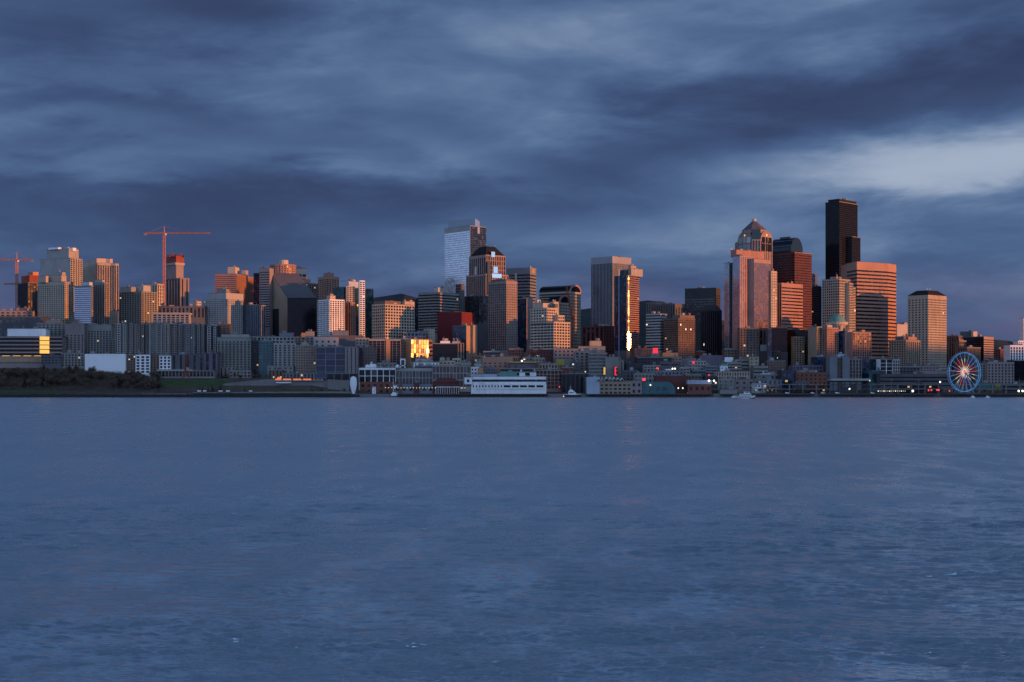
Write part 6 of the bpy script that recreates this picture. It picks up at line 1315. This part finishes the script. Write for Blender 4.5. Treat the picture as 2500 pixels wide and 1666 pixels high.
def put_tree(key, X, Y, s, label, group, name=None, z=None):
    g = ground(X, Y) if z is None else z
    rt = thing(name or ('conifer' if key.startswith('ever') else 'bare_tree'), label, 'tree', (X, Y, g-.2), group)
    rt.rotation_euler = (0, 0, RND.random()*6.28); rt.scale = (s*RND.uniform(.9, 1.15), s*RND.uniform(.9, 1.15), s)
    for nm, me in zip(('trunk', 'crown'), PROTO[key]):
        o = bpy.data.objects.new(nm, me); COL.objects.link(o); o.parent = rt
    return rt
for i in range(150):
    x = RND.uniform(-12, 345) if i < 120 else RND.uniform(300, 392); Y = RND.uniform(1936, 2014)
    if x > 200: Y = RND.uniform(1930, 1998)
    ev = RND.random() < .10
    put_tree(RND.choice(['bare1', 'bare2', 'bare3']) if not ev else 'ever1', WX(x, Y), Y, RND.uniform(.75, 1.2), 'dark evergreen standing among the bare trees on the left hillside' if ev else 'bare brown tree on the wooded hillside at the left shore', 'evergreens on the left hillside' if ev else 'bare trees on the left hillside')
def build_brush():
    r = random.Random(21); mb = MB()
    for i in range(26000):
        x = r.uniform(-30, 400); Y = r.uniform(1930, 2034); X = WX(x, Y); g = ground(X, Y)
        if x > 250 and r.random() < (x-250)/170: continue
        h = (1.25 if x < 210 else .8)*r.uniform(.6, 4.2)*(.38 + .5*max(0, math.sin(x*.11+1.3*math.sin(Y*.05))*math.sin(Y*.17+x*.03)))*(1.5 if r.random() < .06 else 1); a = r.random()*6.283; w_ = r.uniform(.10, .30); lx, ly = r.gauss(0, .5), r.gauss(0, .5)
        c, s_ = math.cos(a)*w_, math.sin(a)*w_; i0 = len(mb.v); z0 = g+r.uniform(-.3, 2.0)
        mb.v += [(X-c, Y-s_, z0), (X+c, Y+s_, z0), (X+lx*h*.5+c*.4, Y+ly*h*.5+s_*.4, z0+h), (X+lx*h*.5-c*.4, Y+ly*h*.5-s_*.4, z0+h)]; mb.f.append((i0, i0+1, i0+2, i0+3))
    tag(mb.part('brushwood', 'twig', None), 'tangled bare brushwood covering the hillside at the left shore', 'brush', kind='stuff')
build_brush()
for x, s in ((487, .75), (494, .9), (509, .8), (519, 1.25), (523, .7), (537, 1.1), (541, .9), (597, .8)): put_tree('ever2', WX(x, 1925), 1925+RND.uniform(-4, 4), s, 'small dark conifer in the row along the park path', 'conifers along the park path')
for x, s in ((786, .8), (804, .5), (825, .6), (840, .9), (762, .6)): put_tree('bare3', WX(x, 1922), 1922, s*.8, 'small bare shrub tree on the slope left of the white sculpture', 'shrub trees by the white sculpture')
for i in range(16): x = RND.uniform(533, 655); Y = RND.uniform(1990, 2030); put_tree('bare3', WX(x, Y), Y, RND.uniform(.5, .8), 'bare street tree before the grey green condominiums', 'street trees before the condominiums')
for i in range(8): x = RND.uniform(828, 872); Y = 2140+RND.uniform(-10, 15); put_tree('bare2', WX(x, Y), Y, RND.uniform(.75, 1.0), 'dark bare tree in the clump above the dark blue glass office', 'trees above the dark glass office')
put_tree('ever1', WX(1128, 2034), 2034, 1.7, 'tall dark conifer left of the tan slab foot', None)
for i in range(9): x = RND.uniform(1208, 1246); Y = 2200+RND.uniform(-10, 10); put_tree('bare2', WX(x, Y), Y, RND.uniform(.8, 1.05), 'bare tree in the clump at the foot of the brown gridded tower', 'trees at the brown gridded tower')
for i in range(34): x = RND.uniform(1482, 1600); Y = RND.uniform(2105, 2170); put_tree(RND.choice(['bare1', 'bare2']), WX(x, Y), Y, RND.uniform(.8, 1.2), 'bare tree in the dark grove below the curved glass tower', 'trees below the curved glass tower')
for i in range(40): x = RND.choice([RND.uniform(1575, 1760), RND.uniform(1845, 2010), RND.uniform(2140, 2460)]); Y = RND.uniform(1922, 1940); put_tree('bare3', WX(x, Y), Y, RND.uniform(.55, .85), 'bare street tree along the waterfront road', 'street trees along the waterfront', z=5)

# ================================================================ signs, lamps
def lampball(x, y, Y, r, mat, label, group, pole=True):
    X, z = WX(x, Y), WZ(y, Y); zb_ = max(ground(X, Y), 4.4)
    rt = thing('street_lamp', label, 'lamp', (X, Y, zb_), group)
    if pole and z > zb_+1: MB().tube((X, Y, zb_), (X, Y, z-r*.5), .12, 5).part('pole', 'dsteel', rt)
    MB().lathe(X, Y, [(r*.3, z-r), (r*.8, z-r*.6), (r, z), (r*.8, z+r*.6), (r*.3, z+r)], 8).part('lamp_globe', mat, rt, smooth=True)
for k in range(17): lampball(941+k*7.6, 947.2+RND.uniform(-.4, .4), 1899, .55, 'litw', 'small white lamp in the string along the pier left of the terminal', 'string of pier lamps')
for x in (1126, 1129, 1135): lampball(x, 947.6, 1899, .55, 'litw', 'small white lamp at the right end of the pier string', 'end lamps of the pier string')
for k in range(15): lampball(2144+k*4.7, 955.2, 1894, .5, 'lamp' if k % 3 == 0 else 'litw', 'small white lamp in the row on the ferry pier', 'row of lamps on the ferry pier')
for x, y, Y, r, mt, lb in ((2228.5, 955, 1893, 1.4, 'lamp', 'large bright white floodlight on the ferry pier'), (2074, 950, 1900, 1.0, 'lamp', 'bright white lamp under the ferry ramp'), (2295, 933, 1960, 1.2, 'lamp', 'white lamp left of the wheel'),
    (1313, 869, 2095, 1.2, 'lamp', 'bright lamp before the dark red fronted house'), (1274, 881.5, 2030, 1.2, 'lamp', 'warm lamp on the yellow green roof edge'), (1302, 904.5, 2005, 1.0, 'litw', 'white lamp on the parking deck roof'),
    (1731, 930, 1905, 1.4, 'lamp', 'white lamp at the end of the pale blue roof'), (1743, 930, 1905, 1.2, 'lamp', 'second white lamp right of the pale blue roof'), (1747.5, 935, 1905, 1.4, 'litw', 'lower white lamp right of the pale blue roof'),
    (1642, 900.5, 1985, 1.1, 'lamp', 'left lamp of the pair above the dark red waterfront block'), (1648, 900.5, 1985, 1.1, 'lamp', 'right lamp of the pair above the dark red waterfront block'), (2487, 955, 1893, 1.3, 'lamp', 'left of two bright lamps at the right picture edge'), (2496.5, 955, 1893, 1.3, 'lamp', 'right of two bright lamps at the right picture edge'),
    (1429, 908, 1970, .9, 'litw', 'small lamp on the shed with white roof domes'), (1588, 940.5, 1900, .9, 'lamp', 'lamp on the teal pier shed'), (1656, 948, 1900, .8, 'lamp', 'left lamp beside the teal curved end'), (1667, 948, 1900, .8, 'lamp', 'right lamp beside the teal curved end'),
    (2123.5, 930, 1929, .8, 'litw', 'lamp at the right tip of the ferry canopy'), (1376, 968, 1870, .8, 'litw', 'lamp on the water by the yacht stern')):
    lampball(x, y, Y, r, mt, lb, None)
for x, y, Y, r, lb in ((2267, 953.5, 1894, 1.1, 'left red lamp of the pair left of the wheel'), (2274, 953, 1894, 1.1, 'right red lamp of the pair left of the wheel'), (2318, 955, 1894, 1.0, 'red lamp at the foot of the wheel'), (1366, 945, 1902, .9, 'red lamp left of the yacht'), (1786, 609, 2260, .9, 'red aviation lamp on the corner of the glass slab')):
    lampball(x, y, Y, r, 'redlamp', lb, None, pole=Y < 2000)
def sign(name, label, x0, x1, y0, y1, Y, mat, back='dark', pole=True):
    X0, X1 = WX(x0, Y), WX(x1, Y); rt = thing(name, label, 'sign', ((X0+X1)/2, Y, WZ(y1, Y)))
    MB().box(X0, X1, Y, Y+.5, WZ(y1, Y), WZ(y0, Y)).part('panel', mat, rt)
    MB().box(X0-.2, X1+.2, Y+.52, Y+.9, WZ(y1, Y)-.2, WZ(y0, Y)+.2).part('backing', back, rt)
    if pole: MB().box((X0+X1)/2-.3, (X0+X1)/2+.3, Y+.95, Y+1.4, ground((X0+X1)/2, Y)-.5, WZ(y1, Y)+.6).part('post', 'dsteel', rt)
    return rt
# upright red neon letter
Y = 2036; rt = thing('neon_sign', 'upright glowing red neon sign with letter shaped edge on the grey office', 'sign', (WX(1503, Y), Y, WZ(918, Y)))
for nm, a_, b_, c_, d_ in (('stem', 1500.5, 1503.6, 896.5, 917), ('bar', 1503.6, 1506.4, 896.5, 898.6), ('bar', 1503.6, 1505.6, 903.8, 906.0), ('bar', 1503.6, 1506.6, 914.6, 917)): MB().box(WX(a_, Y), WX(b_, Y), Y, Y+.5, WZ(d_, Y), WZ(c_, Y)).part(nm, 'neon', rt)
MB().box(WX(1499.5, Y), WX(1507.5, Y), Y+.55, Y+9, WZ(918, Y), WZ(895.6, Y)).part('backing', 'dark', rt)
sign('lit_sign', 'narrow amber lit sign left of the red neon sign', 1473.5, 1478, 897, 915, 2042, 'amber', pole=False)
sign('red_sign', 'square glowing red sign on the rooftop below the pale banded office', 1594, 1606, 850, 863, 2140, 'neon')
sign('red_sign', 'round red lit sign above the white rooftop box', 1602, 1608, 898, 904, 2000, 'redlamp')
sign('red_sign', 'glowing red sign over the left end of the teal pier shed', 1568, 1576, 924, 930, 1930, 'redlamp')
sign('red_sign', 'dim red sign on the pale block under the market hall', 1690, 1696, 882, 889, 2086, 'neon', pole=False)
sign('red_sign', 'small red lit sign above the wide beige block', 1725, 1733, 914, 918, 2010, 'neon')
sign('red_sign', 'bright red lit sign beside the wheel foot', 2286, 2294, 951, 954, 1896, 'redlamp')
sign('orange_sign', 'square orange lit sign on the black glass waterfront block', 1917, 1923, 928.5, 933, 2004, 'amber', pole=False)
sign('yellow_sign', 'round pale yellow board right of the wheel', 2430, 2442, 937, 948, 1964, 'yellow')
# masts by the ferry pier
for k, x in enumerate((2243, 2176)): X = WX(x, 1910); q_ = thing('light_mast', ('slim grey light mast below the hipped roof tower', 'slim grey light mast right of the ferry canopy')[k], 'mast', (X, 1910, 4.5)); MB().tube((X, 1910, 4.5), (X, 1910, WZ(928, 1910)), .3, 5, .15).part('pole', 'steel', q_); MB().box(X-.2, X+2.2, 1909.8, 1910.2, WZ(928, 1910), WZ(927, 1910)).part('arm', 'steel', q_)

def build_van(x, k):
    Y = 1914; X = WX(x, Y); rt = thing('parked_van', 'white van parked along the quay', 'van', (X, Y, 4.7), 'vans parked on the quay')
    MB().prism([(X-2.6, Y-1), (X+2.6, Y-1), (X+2.6, Y+1), (X-2.6, Y+1)], 5.1, [6.9, 6.2, 6.2, 6.9]).part('body', 'white', rt)
    MB().box(X+.6, X+1.9, Y-1.05, Y-.95, 5.9, 6.4).part('window', 'gdark', rt)
    for s in (-1.6, 1.6): MB().tube((X+s, Y-1.1, 5.05), (X+s, Y+1.1, 5.05), .42, 8).part('wheel', 'black', rt)
for k, x in enumerate((1683, 1690, 1707, 1778, 1922, 1984, 2009, 2044, 2130)): build_van(x, k)
